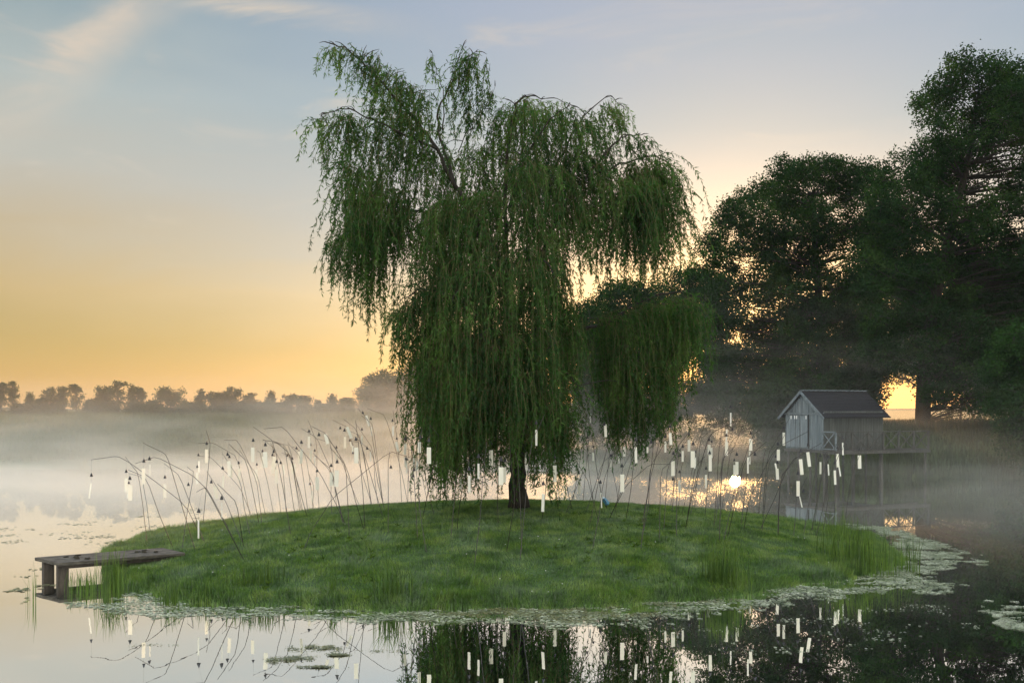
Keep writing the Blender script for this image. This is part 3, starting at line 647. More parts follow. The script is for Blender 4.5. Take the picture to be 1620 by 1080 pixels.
blob_tree('shrub', 'hazy low undergrowth behind the orange glow, right of the willow', 'shrub', 64,
    [(905, 610), (960, 600), (1190, 600), (1215, 660), (1210, 714), (1165, 716), (1100, 716), (1000, 718), (905, 716)],
    [(1000, 722), (1002, 700), (1005, 670)], 190, (.3, .6), M['dark_leaf'], 620, [(1163, 699, 9), (1060, 684, 5), (1082, 670, 8), (1113, 668, 8), (1138, 690, 4)], 1.6, .13, 'shrubs on the right bank', .08)
# far left tree row
far = [  # px, top py, half width px, kind, label
    (2, 607, 8, 'loose', 'leftmost far tree, loose crown cut by the photo edge'), (20, 604, 10, 'loose', 'tall slim far tree second from the left edge'),
    (47, 621, 7, 'conifer', 'small dark far conifer near the left edge'), (64, 632, 8, 'round', 'tiny far bush right of the small conifer'),
    (80, 613, 15, 'loose', 'spreading far tree with open crown, right of the small conifer'), (100, 612, 9, 'loose', 'thin far tree in the middle of the open group of three'),
    (121, 609, 12, 'loose', 'fuller far tree ending the open group of three'), (141, 632, 6, 'loose', 'very small bare far sapling in the gap before the dense pair'),
    (167, 611, 17, 'round', 'broad dense far tree left of the dense pair'), (186, 604, 14, 'loose', 'tallest far tree of the dense pair'),
    (208, 608, 10, 'conifer', 'pointed far tree right of the dense pair'), (221, 613, 7, 'loose', 'slender far tree touching the pointed one'),
    (270, 613, 25, 'round', 'wide round far tree standing apart, left of centre of the row'), (240, 634, 14, 'round', 'low far bush left of the wide round tree'),
    (318, 616, 12, 'conifer', 'bushy pointed far tree right of the wide round tree'), (338, 621, 10, 'loose', 'thin far tree right of the bushy pointed one'),
    (355, 620, 10, 'round', 'squat far tree before the tall narrow one'), (370, 613, 11, 'loose', 'tall narrow far tree at the middle of the row'),
    (398, 623, 10, 'loose', 'open far tree left of the broad pyramid one'), (429, 618, 16, 'conifer', 'broad pyramid shaped far tree'),
    (460, 624, 12, 'loose', 'dark uneven far tree right of the pyramid'), (481, 627, 11, 'round', 'low rounded far tree between uneven one and tiny spire'),
    (503, 632, 6, 'conifer', 'tiny far spire shaped conifer'), (526, 624, 12, 'conifer', 'far pointed tree right of the tiny spire'),
    (150, 640, 9, 'round', 'low far bush just left of the broad dense tree'), (300, 638, 14, 'round', 'low far bush between the wide round and bushy pointed trees'),
    (385, 636, 11, 'round', 'low far bush right of the tall narrow tree'), (414, 637, 10, 'round', 'low far bush left foot of the broad pyramid'), (446, 638, 10, 'round', 'low far bush right foot of the broad pyramid'),
    (514, 640, 10, 'round', 'low far bush beside the tiny spire'), (86, 641, 12, 'round', 'low far bush beneath the open group of three'), (30, 640, 10, 'round', 'low far bush left of the small dark conifer'),
    (548, 630, 12, 'round', 'low far round tree last before the large hazy tree')]
random.seed(21)
def far_tree(px, top, hw, kind, lab, D=77):
    gx = (px - HX) / F * D; gz = float(ground_z(np.array(gx), np.array(float(D)))); H = EYE + (HY - top) / F * D - gz; W = hw / F * D * 1.2
    root = empty('field_tree' if kind != 'conifer' else 'conifer_tree', (gx, D, gz)); tag(root, lab, 'tree', 'far trees along the field edge')
    tb = MB(); tb.tube(smooth_path([(0, 0, -.1), (random.uniform(-.1, .1), 0, H * .4), (random.uniform(-.2, .2), 0, H * .9)], 4), [.05] * 3 + [.035] * 3 + [.02] * 3, 6)
    tb.build('trunk', M['bark'], root)
    B = []; k = {'conifer': 34, 'round': 44, 'loose': 46}[kind]
    tb = MB()
    for i in range(k):
        f = (i + .5) / k
        if kind == 'conifer': z = H * (.08 + .92 * f); w = W * (1.02 - f) * random.uniform(.6, 1.15); a = random.uniform(0, 6.28); c = np.array([w * .6 * math.cos(a), w * .6 * math.sin(a), z - .1]); s = np.array([.18 + w * .25, .18 + w * .25, .16]); nl = int(30 + 130 * (1 - f))
        elif kind == 'round': a = random.uniform(0, 6.28); z = H * (.12 + .8 * random.random()); w = W * math.sqrt(max(.05, 1 - ((z / H - .45) / .62) ** 2)) * random.uniform(.2, .85); c = np.array([w * math.cos(a), w * math.sin(a), z]); s = np.array([.34, .34, .26]) * (.5 + W * .25); nl = 130
        else: a = random.uniform(0, 6.28); z = H * (.3 + .68 * random.random() ** .8); w = W * math.sqrt(max(.05, 1 - ((z / H - .62) / .5) ** 2)) * random.uniform(.1, 1.0); c = np.array([w * math.cos(a), w * math.sin(a), z]); s = np.array([.2, .2, .15]) * (.6 + W * .2); nl = 34
        tb.tube([(0, 0, max(.15, c[2] - .3 - w * .3)), tuple(c)], [.018, .009], 4, cap=False)
        s = s * .88
        B.append(c + rng.normal(0, .75, (nl, 3)) * s)
    if kind == 'loose':
        for i in range(4): B.append(np.array([random.gauss(0, W * .4), random.gauss(0, W * .4), H * (.1 + .2 * random.random())]) + rng.normal(0, .15, (50, 3)))
    tb.build('branch', M['bark'], root)
    B = np.concatenate(B); B[:, 2] = np.clip(B[:, 2], .05, H * 1.02)
    dr = unit(rng.normal(size=B.shape)); Ls = rng.uniform(.07, .17, len(B)); V, Fq = leaf_quads(B, dr, Ls, Ls * .7)
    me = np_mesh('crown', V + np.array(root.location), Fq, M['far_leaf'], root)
for f_ in far: far_tree(*f_)
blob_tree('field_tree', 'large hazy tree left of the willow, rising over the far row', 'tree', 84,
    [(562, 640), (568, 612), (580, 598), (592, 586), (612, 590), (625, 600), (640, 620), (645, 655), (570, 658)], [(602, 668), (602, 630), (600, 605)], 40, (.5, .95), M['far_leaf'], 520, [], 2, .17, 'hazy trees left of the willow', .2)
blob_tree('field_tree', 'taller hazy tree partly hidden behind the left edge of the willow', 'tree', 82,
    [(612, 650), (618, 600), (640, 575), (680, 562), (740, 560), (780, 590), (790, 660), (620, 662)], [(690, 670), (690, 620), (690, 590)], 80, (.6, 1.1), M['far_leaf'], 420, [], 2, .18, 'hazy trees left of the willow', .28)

# ------------------------------------------------------------------ bank vegetation (stuff)
def bank_grass(name, lab, n_, xr, yr, cond, h, w, matr, lean=.3):
    x = rng.uniform(*xr, n_); y = rng.uniform(*yr, n_); e = shore_dist(x, y); k = cond(x, y, e); x, y = x[k], y[k]
    hh = h * (.6 + .5 * hash_noise(x, y, .9, 91) + rng.uniform(0, .6, len(x))).clip(.25, 1.5)
    V, Fq = blades(x, y, ground_z(x, y) - .03, hh, w, lean, None, 2); return tag(np_mesh(name, V, Fq, matr), lab, 'grass', None, 'stuff')
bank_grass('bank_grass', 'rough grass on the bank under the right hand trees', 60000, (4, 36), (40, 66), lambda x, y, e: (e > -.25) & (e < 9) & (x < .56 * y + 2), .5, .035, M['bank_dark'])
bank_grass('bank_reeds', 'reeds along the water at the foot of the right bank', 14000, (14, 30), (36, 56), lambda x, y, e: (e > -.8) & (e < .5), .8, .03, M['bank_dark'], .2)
bank_grass('meadow_grass', 'tall dry meadow grass glowing beyond the right hand trees', 26000, (14, 42), (56, 64), lambda x, y, e: (x < .56 * y + 2) & (x > .34 * y - 1), .38, .03, M['dry'], .25)
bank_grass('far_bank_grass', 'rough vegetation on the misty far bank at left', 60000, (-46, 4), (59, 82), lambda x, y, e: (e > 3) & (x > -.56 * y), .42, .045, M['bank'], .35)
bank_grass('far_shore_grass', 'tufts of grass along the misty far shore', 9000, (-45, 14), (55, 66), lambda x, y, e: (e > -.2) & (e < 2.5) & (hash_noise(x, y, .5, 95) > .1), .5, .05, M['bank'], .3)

# ------------------------------------------------------------------ boathouse
C0 = Vector((14.17, 46.0, 0)); G = Vector((-.416, .909, 0)).normalized(); S = Vector((.909, .416, 0)).normalized(); Zv = Vector((0, 0, 1))
Wd, Ln, zF, zE = 2.6, 3.58, 1.36, 3.02
bh = empty('boathouse', (C0.x, C0.y, 0)); tag(bh, 'small grey plank boathouse with dark gabled roof standing on stilts in the water', 'boathouse')
def W_(g, s, z): return C0 + G * g + S * s + Zv * z
rise = 1.02; zR = zE + rise
random.seed(3)
mb = MB(); nbd = 26
for i in range(nbd):
    g0 = (i + .06) * Wd / nbd; g1 = (i + .94) * Wd / nbd; gm = (g0 + g1) / 2
    top = zE + rise * (1 - abs(gm - Wd / 2) / (Wd / 2)) - .03
    o = random.uniform(0, .012); mb.box(W_(gm, .02 - o, (zF + top) / 2), (g1 - g0, .03, top - zF), (G, S, Zv))
mb.box(W_(Wd / 2, .045, (zF + zE) / 2), (Wd - .02, .02, zE - zF), (G, S, Zv))
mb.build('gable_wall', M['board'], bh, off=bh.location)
mb = MB(); nbd = 36
for i in range(nbd):
    s0 = (i + .05) * Ln / nbd; s1 = (i + .95) * Ln / nbd; o = random.uniform(0, .012)
    mb.box(W_(.02 - o, (s0 + s1) / 2, (zF - .0 + zE + .12) / 2), (.03, s1 - s0, zE + .12 - zF), (G, S, Zv))
mb.box(W_(.045, Ln / 2, (zF + zE) / 2), (.02, Ln - .06, zE - zF), (G, S, Zv))
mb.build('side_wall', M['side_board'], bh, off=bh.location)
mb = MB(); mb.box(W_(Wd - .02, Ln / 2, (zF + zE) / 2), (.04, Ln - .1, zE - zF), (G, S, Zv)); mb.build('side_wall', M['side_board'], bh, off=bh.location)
mb = MB()
for i in range(26):
    gm = (i + .5) * Wd / 26; top = zE + rise * (1 - abs(gm - Wd / 2) / (Wd / 2)) - .03
    mb.box(W_(gm, Ln - .02, (zF + top) / 2), (Wd / 26 * .9, .03, top - zF), (G, S, Zv))
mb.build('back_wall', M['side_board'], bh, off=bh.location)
ov = .26; se = -.22; sf = Ln + .22
sl = math.hypot(Wd / 2, rise); dz = rise / (Wd / 2)
mb = MB(); rows = 9
for side in (0, 1):
    for r_ in range(rows):
        f0, f1 = r_ / rows, (r_ + 1) / rows + .02
        def rp(f, s, lift):
            g = -ov + (Wd / 2 + ov) * f; z = zE - ov * dz + (rise + ov * dz) * f + lift
            return W_(g if side == 0 else Wd - g, s, z)
        a = [rp(f0, se, .05), rp(f0, sf, .05), rp(f1, sf, .028), rp(f1, se, .028)]; b_ = [rp(f0, se, .01), rp(f0, sf, .01), rp(f1, sf, .01), rp(f1, se, .01)]
        mb.add(a + b_, [(0, 1, 2, 3), (7, 6, 5, 4), (0, 4, 5, 1), (1, 5, 6, 2), (2, 6, 7, 3), (3, 7, 4, 0)])
rf = mb.build('roof', M['roof'], bh, off=bh.location)
mb = MB()
for i in range(15):
    s_ = se + (i + .5) * (sf - se) / 15; mb.bar(W_(Wd / 2, s_ - .125, zR + .055), W_(Wd / 2, s_ + .125, zR + .075), .14, .05)
o = mb.build('ridge_cap', M['trim'], rf, off=bh.location)
mb = MB()
for sgn in (0, 1):
    f = lambda g, z: W_(g if sgn == 0 else Wd - g, se - .015, z)
    mb.bar(f(-ov - .02, zE - ov * dz - .03), f(Wd / 2, zR - .01), .03, .12, Zv)
mb.build('bargeboard', M['trim'], bh, off=bh.location)
mb = MB(); mb.box(W_(Wd / 2, -.03, zE - .0), (Wd + .1, .05, .09), (G, S, Zv)); mb.build('tie_beam', M['trim'], bh, off=bh.location)
dr_ = MB()
for i in range(9):
    g_ = .98 + (i + .5) * 1.52 / 9; dr_.box(W_(g_, -.045 - random.uniform(0, .01), (zF + .08 + zE - .1) / 2), (1.52 / 9 * .93, .03, zE - .1 - zF - .08), (G, S, Zv))
door = dr_.build('door', M['board'], bh, off=bh.location)
mb = MB()
for g_ in (1.0, 1.55, 1.85, 2.48): mb.box(W_(g_, -.075, (zF + zE) / 2), (.035, .022, zE - zF - .22), (G, S, Zv))
mb.build('batten', M['trim'], door, off=None) if False else mb.build('batten', M['trim'], bh, off=bh.location)
for g_ in (1.06, 1.7, 1.84, 2.1):
    mb = MB(); mb.box(W_(g_, -.095, zE - .17), (.045, .015, .16), (G, S, Zv)); mb.build('door_hanger', M['metal_w'], bh, off=bh.location)
mb = MB(); mb.box(W_(.97, -.035, (zF + zE) / 2), (.05, .02, zE - zF - .1), (G, S, Zv)); mb.build('door_gap', M['roof'], bh, off=bh.location)  # dark strip laid on for the shade in the gap beside the door
mb = MB(); mb.box(W_(Wd / 2 - .0, -.04, zF - .06), (Wd + .04, .1, .12), (G, S, Zv)); mb.box(W_(Wd / 2, Ln / 2, zF - .04), (Wd - .1, Ln - .1, .06), (G, S, Zv)); mb.build('floor', M['stilt'], bh, off=bh.location)
for g_ in (.08, 1.0, 1.8, Wd - .08):
    for s_ in (.1, Ln * .5, Ln - .1):
        mb = MB(); q = W_(g_, s_, 0); mb.tube([(q.x, q.y, -.9), (q.x, q.y, zF - .07)], .055, 8); mb.build('stilt', M['stilt'], bh, off=bh.location)
# walkway
ww = empty('walkway', (C0.x, C0.y, 0)); tag(ww, 'grey timber walkway with cross braced railing running from the boathouse to the right bank', 'walkway')
wl = 5.6; wd = .85
mb = MB()
for i in range(44):
    s_ = -.1 + (i + .5) * (wl + .1) / 44; mb.box(W_(-wd / 2 - .02, s_, zF + .0), (wd, (wl + .1) / 44 * .9, .035), (G, S, Zv))
mb.build('deck', M['stilt'], ww, off=ww.location)
mb = MB(); mb.box(W_(-wd - .01, wl / 2, zF - .09), (.06, wl + .1, .13), (G, S, Zv)); mb.box(W_(-.12, wl / 2, zF - .09), (.06, wl + .1, .13), (G, S, Zv)); mb.box(W_(-wd / 2, -.12, zF - .07), (wd + .05, .05, .16), (G, S, Zv)); mb.build('joist', M['stilt'], ww, off=ww.location)
zr_ = zF + .82; np_ = 6; stp = wl / np_
for i in range(np_ + 1):
    mb = MB(); s_ = -.05 + i * stp; mb.box(W_(-wd, s_, (zF + zr_) / 2), (.07, .07, zr_ - zF), (G, S, Zv)); mb.build('rail_post', M['trim' if i == 0 else 'stilt'], ww, off=ww.location)
mb = MB(); mb.box(W_(-wd, wl / 2 - .05, zr_ + .025), (.09, wl + .1, .045), (G, S, Zv)); mb.build('handrail', M['stilt'], ww, off=ww.location)
for i in range(np_):
    mb = MB(); s0, s1 = -.05 + i * stp + .04, -.05 + (i + 1) * stp - .04
    mb.bar(W_(-wd - .012, s0, zF + .06), W_(-wd - .012, s1, zr_ - .02), .022, .045); mb.bar(W_(-wd + .012, s1, zF + .06), W_(-wd + .012, s0, zr_ - .02), .022, .045)
    mb.build('cross_brace', M['stilt'], ww, off=ww.location)
mb = MB()
mb.box(W_(-.06, -.1, (zF + zr_) / 2), (.07, .05, zr_ - zF), (G, S, Zv)); mb.box(W_(-wd / 2, -.1, zr_ + .02), (wd + .06, .05, .06), (G, S, Zv)); mb.box(W_(-wd / 2, -.1, zF + .07), (wd, .05, .05), (G, S, Zv))
mb.bar(W_(-.08, -.12, zF + .1), W_(-wd + .03, -.12, zr_ - .02), .02, .05); mb.bar(W_(-wd + .03, -.09, zF + .1), W_(-.08, -.09, zr_ - .02), .02, .05)
mb.build('end_panel', M['trim'], ww, off=ww.location)
for s_ in (.0, 2.7, 5.4):
    for g_ in (-wd + .05,):
        q = W_(g_, s_, 0); gz = min(float(ground_z(np.array(q.x), np.array(q.y))), 1.1) - .6
        mb = MB(); mb.tube([(q.x, q.y, gz), (q.x, q.y, zF - .16)], .06, 8); mb.build('stilt', M['stilt'], ww, off=ww.location)

# ------------------------------------------------------------------ wind chimes on bent rods
# sail centre x, sail top y, sail length px, sail width px, tilt px, bell x, bell y, rod points (tip ... base) or None
CH = [
 (142.6, 764, 24, 3.2, -3, 144.6, 751, [(143.6, 727), (186, 721), (209, 734), (293, 798), (325, 857)]),
 (199.5, 756, 22, 5, 0, 199.7, 745, [(198, 722), (219, 749), (233, 857)]),
 (206, 767, 24.5, 6, 0, 205.5, 756, [(203, 743), (231, 755), (275, 833)]),
 (203, 771, 17, 3, 0, 203.8, 763, None),
 (227, 740.6, 25, 4.8, 0, 227.6, 728.6, [(226, 700), (261, 717), (268, 732), (310, 871)]),
 (237.3, 734, 18, 1.8, 0, 236.5, 725, [(214, 733), (247, 722), (304, 751), (330, 776), (386, 885)]),
 (261, 765, 22, 5, 0, 261, 754, [(260, 733), (284, 752), (326, 861)]),
 (298, 778, 0, 0, 0, 298, 765.7, [(296, 738), (307, 746), (287, 871)]),
 (314, 822, 29, 2.8, 0, 314.3, 807.3, [(311, 778), (325, 770), (387, 884)]),
 (326.6, 710.5, 21.5, 5, 0, 327, 701, [(326.4, 681), (333, 704), (320.6, 830)]),
 (314.8, 729, 18, 3, 0, 313.8, 719, [(312.6, 701), (337, 700), (375, 722), (397, 806)]),
 (311.7, 746.7, 18.5, 4, 0, 312, 737.5, [(314, 721), (334, 723), (380, 771), (400, 808)]),
 (353, 752, 19, 3.6, -1, 352.4, 740, [(352, 717), (380, 760), (396, 847)]),
 (341.5, 769, 19, 3.6, 4, 334.3, 761.6, [(327, 745), (356, 790), (387, 862)]),
 (351, 794, 28, 1.2, 0, 350.7, 787, [(344, 765), (374, 794), (386, 866)]),
 (362.5, 729, 24, 5, 1, 360, 718, [(362, 702), (390, 729), (411, 830)]),
 (366, 735, 20, 2.5, 0, 363, 722, [(355, 696), (376, 696), (406, 760), (415, 828)]),
 (378.4, 740.7, 19.5, 4.6, 0, 377.6, 731.5, [(379, 712), (408, 753), (421, 795)]),
 (399.8, 707.4, 23, 5.3, 0, 400.5, 696, [(400.5, 675), (433, 698), (461, 847)]),
 (405.8, 742, 18, 3.7, 0, 406.3, 734, [(406, 712), (412, 716), (434, 806)]),
 (416, 722, 17, 4, 0, 415.4, 713, None),
 (419.7, 714.6, 24.5, 7.5, 1, 419.7, 702.8, [(416, 696), (436, 698), (457, 716), (487, 818)]),
 (433.5, 722, 20, 5.4, -1, 433, 713.7, None),
 (437.3, 741.6, 24, 4.4, 0, 437.5, 729.6, [(428, 700), (447, 734), (453, 812)]),
 (449, 735, 16, 2.8, 2, 443.8, 731.5, None),
 (431.8, 730, 19, 4, 0, 431, 719, None),
 (462.6, 733.4, 16.6, 4.2, 0, 454.6, 719.7, [(434, 698), (449, 703), (462, 728), (478, 803)]),
 (466, 733.4, 16, 3, 0, 462.6, 725, None),
 (473.4, 714, 19.5, 4, 1, 469.3, 708.4, [(455, 700), (475, 722), (488, 812)]),
 (476.8, 709.8, 23, 3, -1, 476.8, 699, [(417, 678), (449, 675), (505, 745), (549, 830)]),
 (488.8, 690, 18.6, 4, 0, 488.8, 681.4, [(476, 677), (501, 692), (524, 744), (525, 815)]),
 (492, 712, 18, 2.4, 0, 491.5, 703, [(488, 665), (501, 700), (505, 808)]),
 (498, 722, 13, 1.4, 0, 498, 712, None),
 (494, 776, 18, 1.6, -1, 490.5, 764.5, [(488, 748), (497, 770), (493, 800)]),
 (501.8, 754, 21, 5.3, 0, 501.6, 744, [(495, 716), (523, 745), (544, 832)]),
 (516.6, 686, 16, 4.3, 4, 504.5, 687, [(493, 674), (515, 685), (547, 735), (553, 853)]),
 (524.5, 746.7, 22, 6, -1, 523.8, 735.6, [(498, 720), (524, 742), (545, 830)]),
 (532, 716, 11, 2, 0, 532.4, 707, [(512, 686), (534, 712), (570, 762)]),
 (532.4, 743.5, 26, 6.4, -1, 533.4, 729.6, [(522, 707), (548, 737), (577, 839)]),
 (545.7, 690.6, 18, 3.6, 0, 538.2, 676.6, [(526, 664), (549, 675), (590, 790)]),
 (552.4, 675, 18, 4.6, 7, 545, 680, [(544, 663), (563, 678), (580, 730), (607, 818)]),
 (555, 698.5, 8, 2, 2, 553.6, 696, None),
 (558, 705, 10, 2.2, -1, 558.4, 715.8, None),
 (563.5, 707.4, 25, 6.4, 0, 563, 694.4, [(562.6, 664.7), (568, 710), (578, 839)]),
 (572.4, 689, 13, 1.6, 0, 572.6, 678.5, [(563, 670), (590, 710), (598, 793)]),
 (581.7, 657, 16.5, 4, 5, 574, 652.5, [(566, 646), (585, 668), (607, 800)]),
 (587.6, 675, 14, 1.3, 0, 586.6, 661.7, [(572, 657), (590, 671), (607, 790)]),
 (586, 714.6, 15, 1.3, 0, 580.8, 708.6, [(561, 690), (589, 715), (610, 811)]),
 (621.8, 673.7, 16, 2.4, 0, 621, 664.8, [(581, 646), (609, 656), (634, 740), (646, 792)]),
 (628.3, 698.5, 15, 3.5, 3, 627.8, 693, [(622, 650), (629, 700), (636, 792)]),
 (640.8, 702, 17, 3, -1, 641, 693.5, [(664, 674), (642, 688), (652, 712), (661, 854)]),
 (641.5, 722, 17, 2.6, 0, 642, 724.8, [(641, 676), (647, 720), (645, 795)]),
 (618.4, 750, 0, 0, 0, 618.4, 738.2, [(617, 713.5), (614, 730), (614, 847)]),
 (655, 717, 17, 2, 0, 651.6, 710, [(643, 688), (655, 714), (665, 800)]),
 (656, 760, 0, 0, 0, 655, 742, [(653, 724.8), (617, 713.4), (526, 787), (492, 840), (477, 875)]),
 (654, 770, 0, 0, 0, 653.8, 752, None),
 (663.4, 699, 17, 4, 0, 664.9, 691, [(668, 675), (664, 700), (662, 792), (675.7, 877)]),
 (660, 728, 16, 2.6, 0, 660, 718, None),
 (643.5, 734, 14, 1.8, 0, 644, 726, None),
 (685, 675, 24.5, 4.3, 0, 685, 664, [(686, 645), (700, 660), (672, 800)]),
 (678.6, 707.4, 26, 6.2, 0, 678.6, 696, [(680, 672), (695, 690), (669, 815)]),
 (728.6, 755.6, 17, 4, 0, 728.6, 746, [(731, 728), (722, 745), (713, 853)]),
 (742.3, 752, 26.5, 4, 0, 742.3, 741, [(744, 718), (728, 790), (723, 838)]),
 (757, 733, 24, 2.8, 0, 757, 721, [(770, 700), (765, 745), (750, 900)]),
 (776.8, 711.8, 24, 6, 0, 776.8, 700, [(790, 680), (786, 720), (788, 830)]),
 (792.5, 738.7, 28, 7, 0, 792.5, 726, [(806, 705), (815, 790), (801, 872)]),
 (798, 739, 24, 5, 0, 799, 728, [(812, 704), (820, 735), (826, 880)]),
 (848.5, 679.7, 25, 2.7, 0, 848.5, 668, [(862, 655), (840, 700), (822, 890)]),
 (899, 690.4, 13, 1.8, 0, 899, 680, None),
 (877.4, 736, 29, 5.6, 0, 877.4, 722, [(861, 703), (885, 700), (905, 805)]),
 (859, 781, 28, 4, -1, 859.6, 764, [(858, 738), (866, 742), (857, 822)]),
 (916.5, 759, 22, 4, 1, 915.7, 747, [(888, 761), (925, 740), (893, 815)]),
 (934, 653.7, 15, 1.8, 0, 939, 648, [(947, 646), (933, 662), (927, 700), (940, 800)]),
 (929, 700, 0, 0, 0, 929, 691, [(920, 671), (935, 682), (955, 800)]),
 (957.9, 671, 20, 4, 1, 956, 670.6, [(960, 650), (965, 690), (932, 830)]),
 (957.5, 668, 14, 3, 0, 957, 661, None),
 (938.6, 715.8, 13, 2.6, 0, 938.6, 706, None),
 (966.5, 727, 16, 2.8, 0, 966.5, 720, [(981, 710), (953, 731), (926, 810)]),
 (951.4, 779, 24, 1.5, 1, 949.9, 762, [(975, 703), (955, 760), (937, 870)]),
 (978.9, 716.7, 15.5, 2, 0, 978.9, 706, [(970, 690), (968, 740), (980, 800)]),
 (984.4, 750, 29, 6, 0, 984, 736, [(1009, 696), (990, 760), (963, 820)]),
 (1006, 707, 25, 4, 1, 1006, 695, [(1022, 676), (1003, 730), (990, 820)]),
 (987.8, 706.7, 15, 4.5, 0, 988, 698, None),
 (1024.4, 706.7, 9.5, 2.2, 0, 1030.4, 698.4, [(1038, 672), (1030, 740), (1014, 860)]),
 (1060.8, 684.5, 19, 4.4, 1.5, 1060.4, 674, [(1073, 657), (1045, 690), (1028, 760), (1013, 870)]),
 (1052.7, 697.8, 17.6, 3, 0, 1052.4, 690, [(1075, 692), (1052, 700), (1030, 735), (1015, 830)]),
 (1064.7, 729, 23.5, 5.5, 0, 1065.3, 716.4, [(1061, 734), (1028, 734), (990, 768), (964, 815)]),
 (1064.7, 770, 0, 0, 0, 1064.7, 757, [(1076, 719), (1045, 744), (1043, 860)]),
 (1076, 732, 0, 0, 0, 1076.4, 719.6, [(1093, 679), (1071, 709), (1070, 850)]),
 (1075.2, 759, 20, 3.6, 0, 1074.9, 745.6, [(1085, 720), (1077, 742), (1073, 810)]),
 (1080, 713, 17, 3.4, 0, 1080, 705.6, [(1092, 690), (1056, 735), (1050, 840)]),
 (1090, 695.6, 18, 4.5, 0, 1090, 686.7, [(1102, 668), (1070, 708), (1063, 812)]),
 (1096, 713.3, 26, 5.5, 0, 1096.7, 701, [(1115, 722), (1100, 738), (1084, 836)]),
 (1099.8, 723, 18, 3, 0, 1100, 714.4, None),
 (1121.8, 703.3, 16, 3.8, 0, 1121.8, 695, [(1143, 675), (1120, 690), (1098, 780), (1092, 815)]),
 (1125.3, 707.8, 16, 3, 0, 1126, 698, None),
 (1123.6, 720, 25, 4.8, 0, 1122.7, 715.6, [(1166, 665), (1124, 685), (1100, 760), (1085, 830)]),
 (1117, 750.7, 21.5, 3.4, 0, 1117, 740, [(1130, 720), (1122, 740), (1115, 795)]),
 (1156, 652.7, 21, 2.4, 0, 1156, 643, [(1159, 625), (1145, 655), (1137, 715), (1129, 835)]),
 (1149.4, 679, 20, 2.6, -1, 1158.7, 678.4, [(1167, 662), (1143, 720), (1132, 830)]),
 (1149.4, 699, 21.5, 4.8, 0, 1149, 688, [(1185, 676), (1160, 694), (1143, 728), (1138, 850)]),
 (1165.8, 730, 21, 4, 0, 1165.6, 718, [(1164, 704), (1142, 728), (1138, 860)]),
 (1161.8, 735, 16, 2.6, 0, 1161.6, 727, None),
 (1187.6, 693.8, 19, 4.8, 0, 1187.8, 684.4, [(1214, 665), (1190, 690), (1165, 760), (1143, 860)]),
 (1186, 714, 20, 1.8, 0, 1186.7, 701, [(1200, 690), (1186, 720), (1172, 830)]),
 (1183.2, 723, 25.5, 2.6, 0, 1194.4, 717.8, [(1213, 698), (1178, 727), (1150, 850)]),
 (1240, 684, 20.5, 2.8, 0, 1240, 676, [(1250, 660), (1214, 720), (1206, 820)]),
 (1231.3, 710.7, 17.5, 4.2, 0, 1230.8, 701.6, [(1243, 685), (1215, 735), (1205, 845)]),
 (1227.4, 732.5, 9, 3, 2, 1227.4, 721.6, None),
 (1229.8, 740.8, 17.5, 4.4, 1, 1229.8, 730.5, [(1262, 722), (1235, 755), (1230, 845)]),
 (1267.6, 726, 24.5, 5, 2.4, 1266.9, 713, [(1279, 682), (1225, 710), (1185, 790), (1176, 840)]),
 (1279.3, 714.8, 23, 4.8, 3, 1278.5, 703, [(1300, 700), (1250, 730), (1200, 840)]),
 (1262.6, 760.6, 24, 5, 0, 1262.3, 747.8, [(1260, 722), (1235, 754), (1231, 850)]),
 (1267, 785, 17, 1.8, 4, 1271, 776, [(1277, 754), (1260, 785), (1255, 850)]),  # thin reflection in the water, built as a strip on this bell
 (1298, 730.5, 19, 2, 0, 1298, 720, [(1300, 706), (1287, 760), (1270, 850)]),
 (1310.7, 734, 17.5, 2.4, 1, 1310.7, 722, [(1318, 705), (1300, 755), (1284, 840)]),
 (1325.3, 717.7, 21, 4.2, 1, 1324.7, 707.6, [(1335, 688), (1316, 740), (1301, 845)]),
 (1328.3, 735, 18, 2.4, 3, 1328, 727, None),
 (1321, 743.7, 22.5, 4, 1, 1321, 731.7, [(1330, 712), (1310, 760), (1290, 850)]),
 (1333.4, 700, 19.5, 2.6, 0.5, 1333, 692, [(1342, 675), (1325, 740), (1318, 835)]),
 (1359.8, 720, 21, 5.2, .5, 1359.4, 710, [(1370, 690), (1345, 760), (1333, 850)]),
]
zones = [(0, 290, 'above the jetty'), (290, 340, "at the lawn's left end"), (340, 400, 'between jetty and rising lawn'), (400, 448, 'where the lawn starts to rise'),
         (448, 500, 'halfway between jetty and willow'), (500, 550, 'before the left hazy tree foot'), (550, 600, 'left of the slanting rod peak'),
         (600, 700, "at the willow's left edge"), (700, 930, 'beneath the willow crown'), (930, 1000, "under willow's low right branch"), (1000, 1085, 'right of the low branch tip'),
         (1085, 1135, 'before the orange glow'), (1135, 1200, 'above the bright sun reflection'), (1200, 1290, 'before the boathouse door'), (1290, 1500, 'before the boathouse side wall')]
ords = ['first', 'second', 'third', 'fourth', 'fifth', 'sixth', 'seventh', 'eighth', 'ninth', 'tenth', 'eleventh', 'twelfth', 'thirteenth', 'fourteenth', 'fifteenth']
SAIL = .33
def ray_ground(px, py, lo=16.4, hi=31):
    d = lo
    while d < hi:
        p = P(px, py, d)
        if p.z <= float(isl_z(np.array(p.x), np.array(p.y))): return d
        d += .1
    return None
bell_prof = [(.004, .07), (.012, .066), (.02, .05), (.026, .03), (.034, .006), (.038, 0), (.034, .001), (.02, .03), (.001, .05)]
bm = MB(); bm.lathe((0, 0, -.035), bell_prof, 10); bm.tube([(0, 0, .03), (0, 0, .05)], .006, 5)
bell_me = bm.build('bell', M['bell'], smooth=True); bme = bell_me.data; bpy.data.objects.remove(bell_me)
random.seed(77)
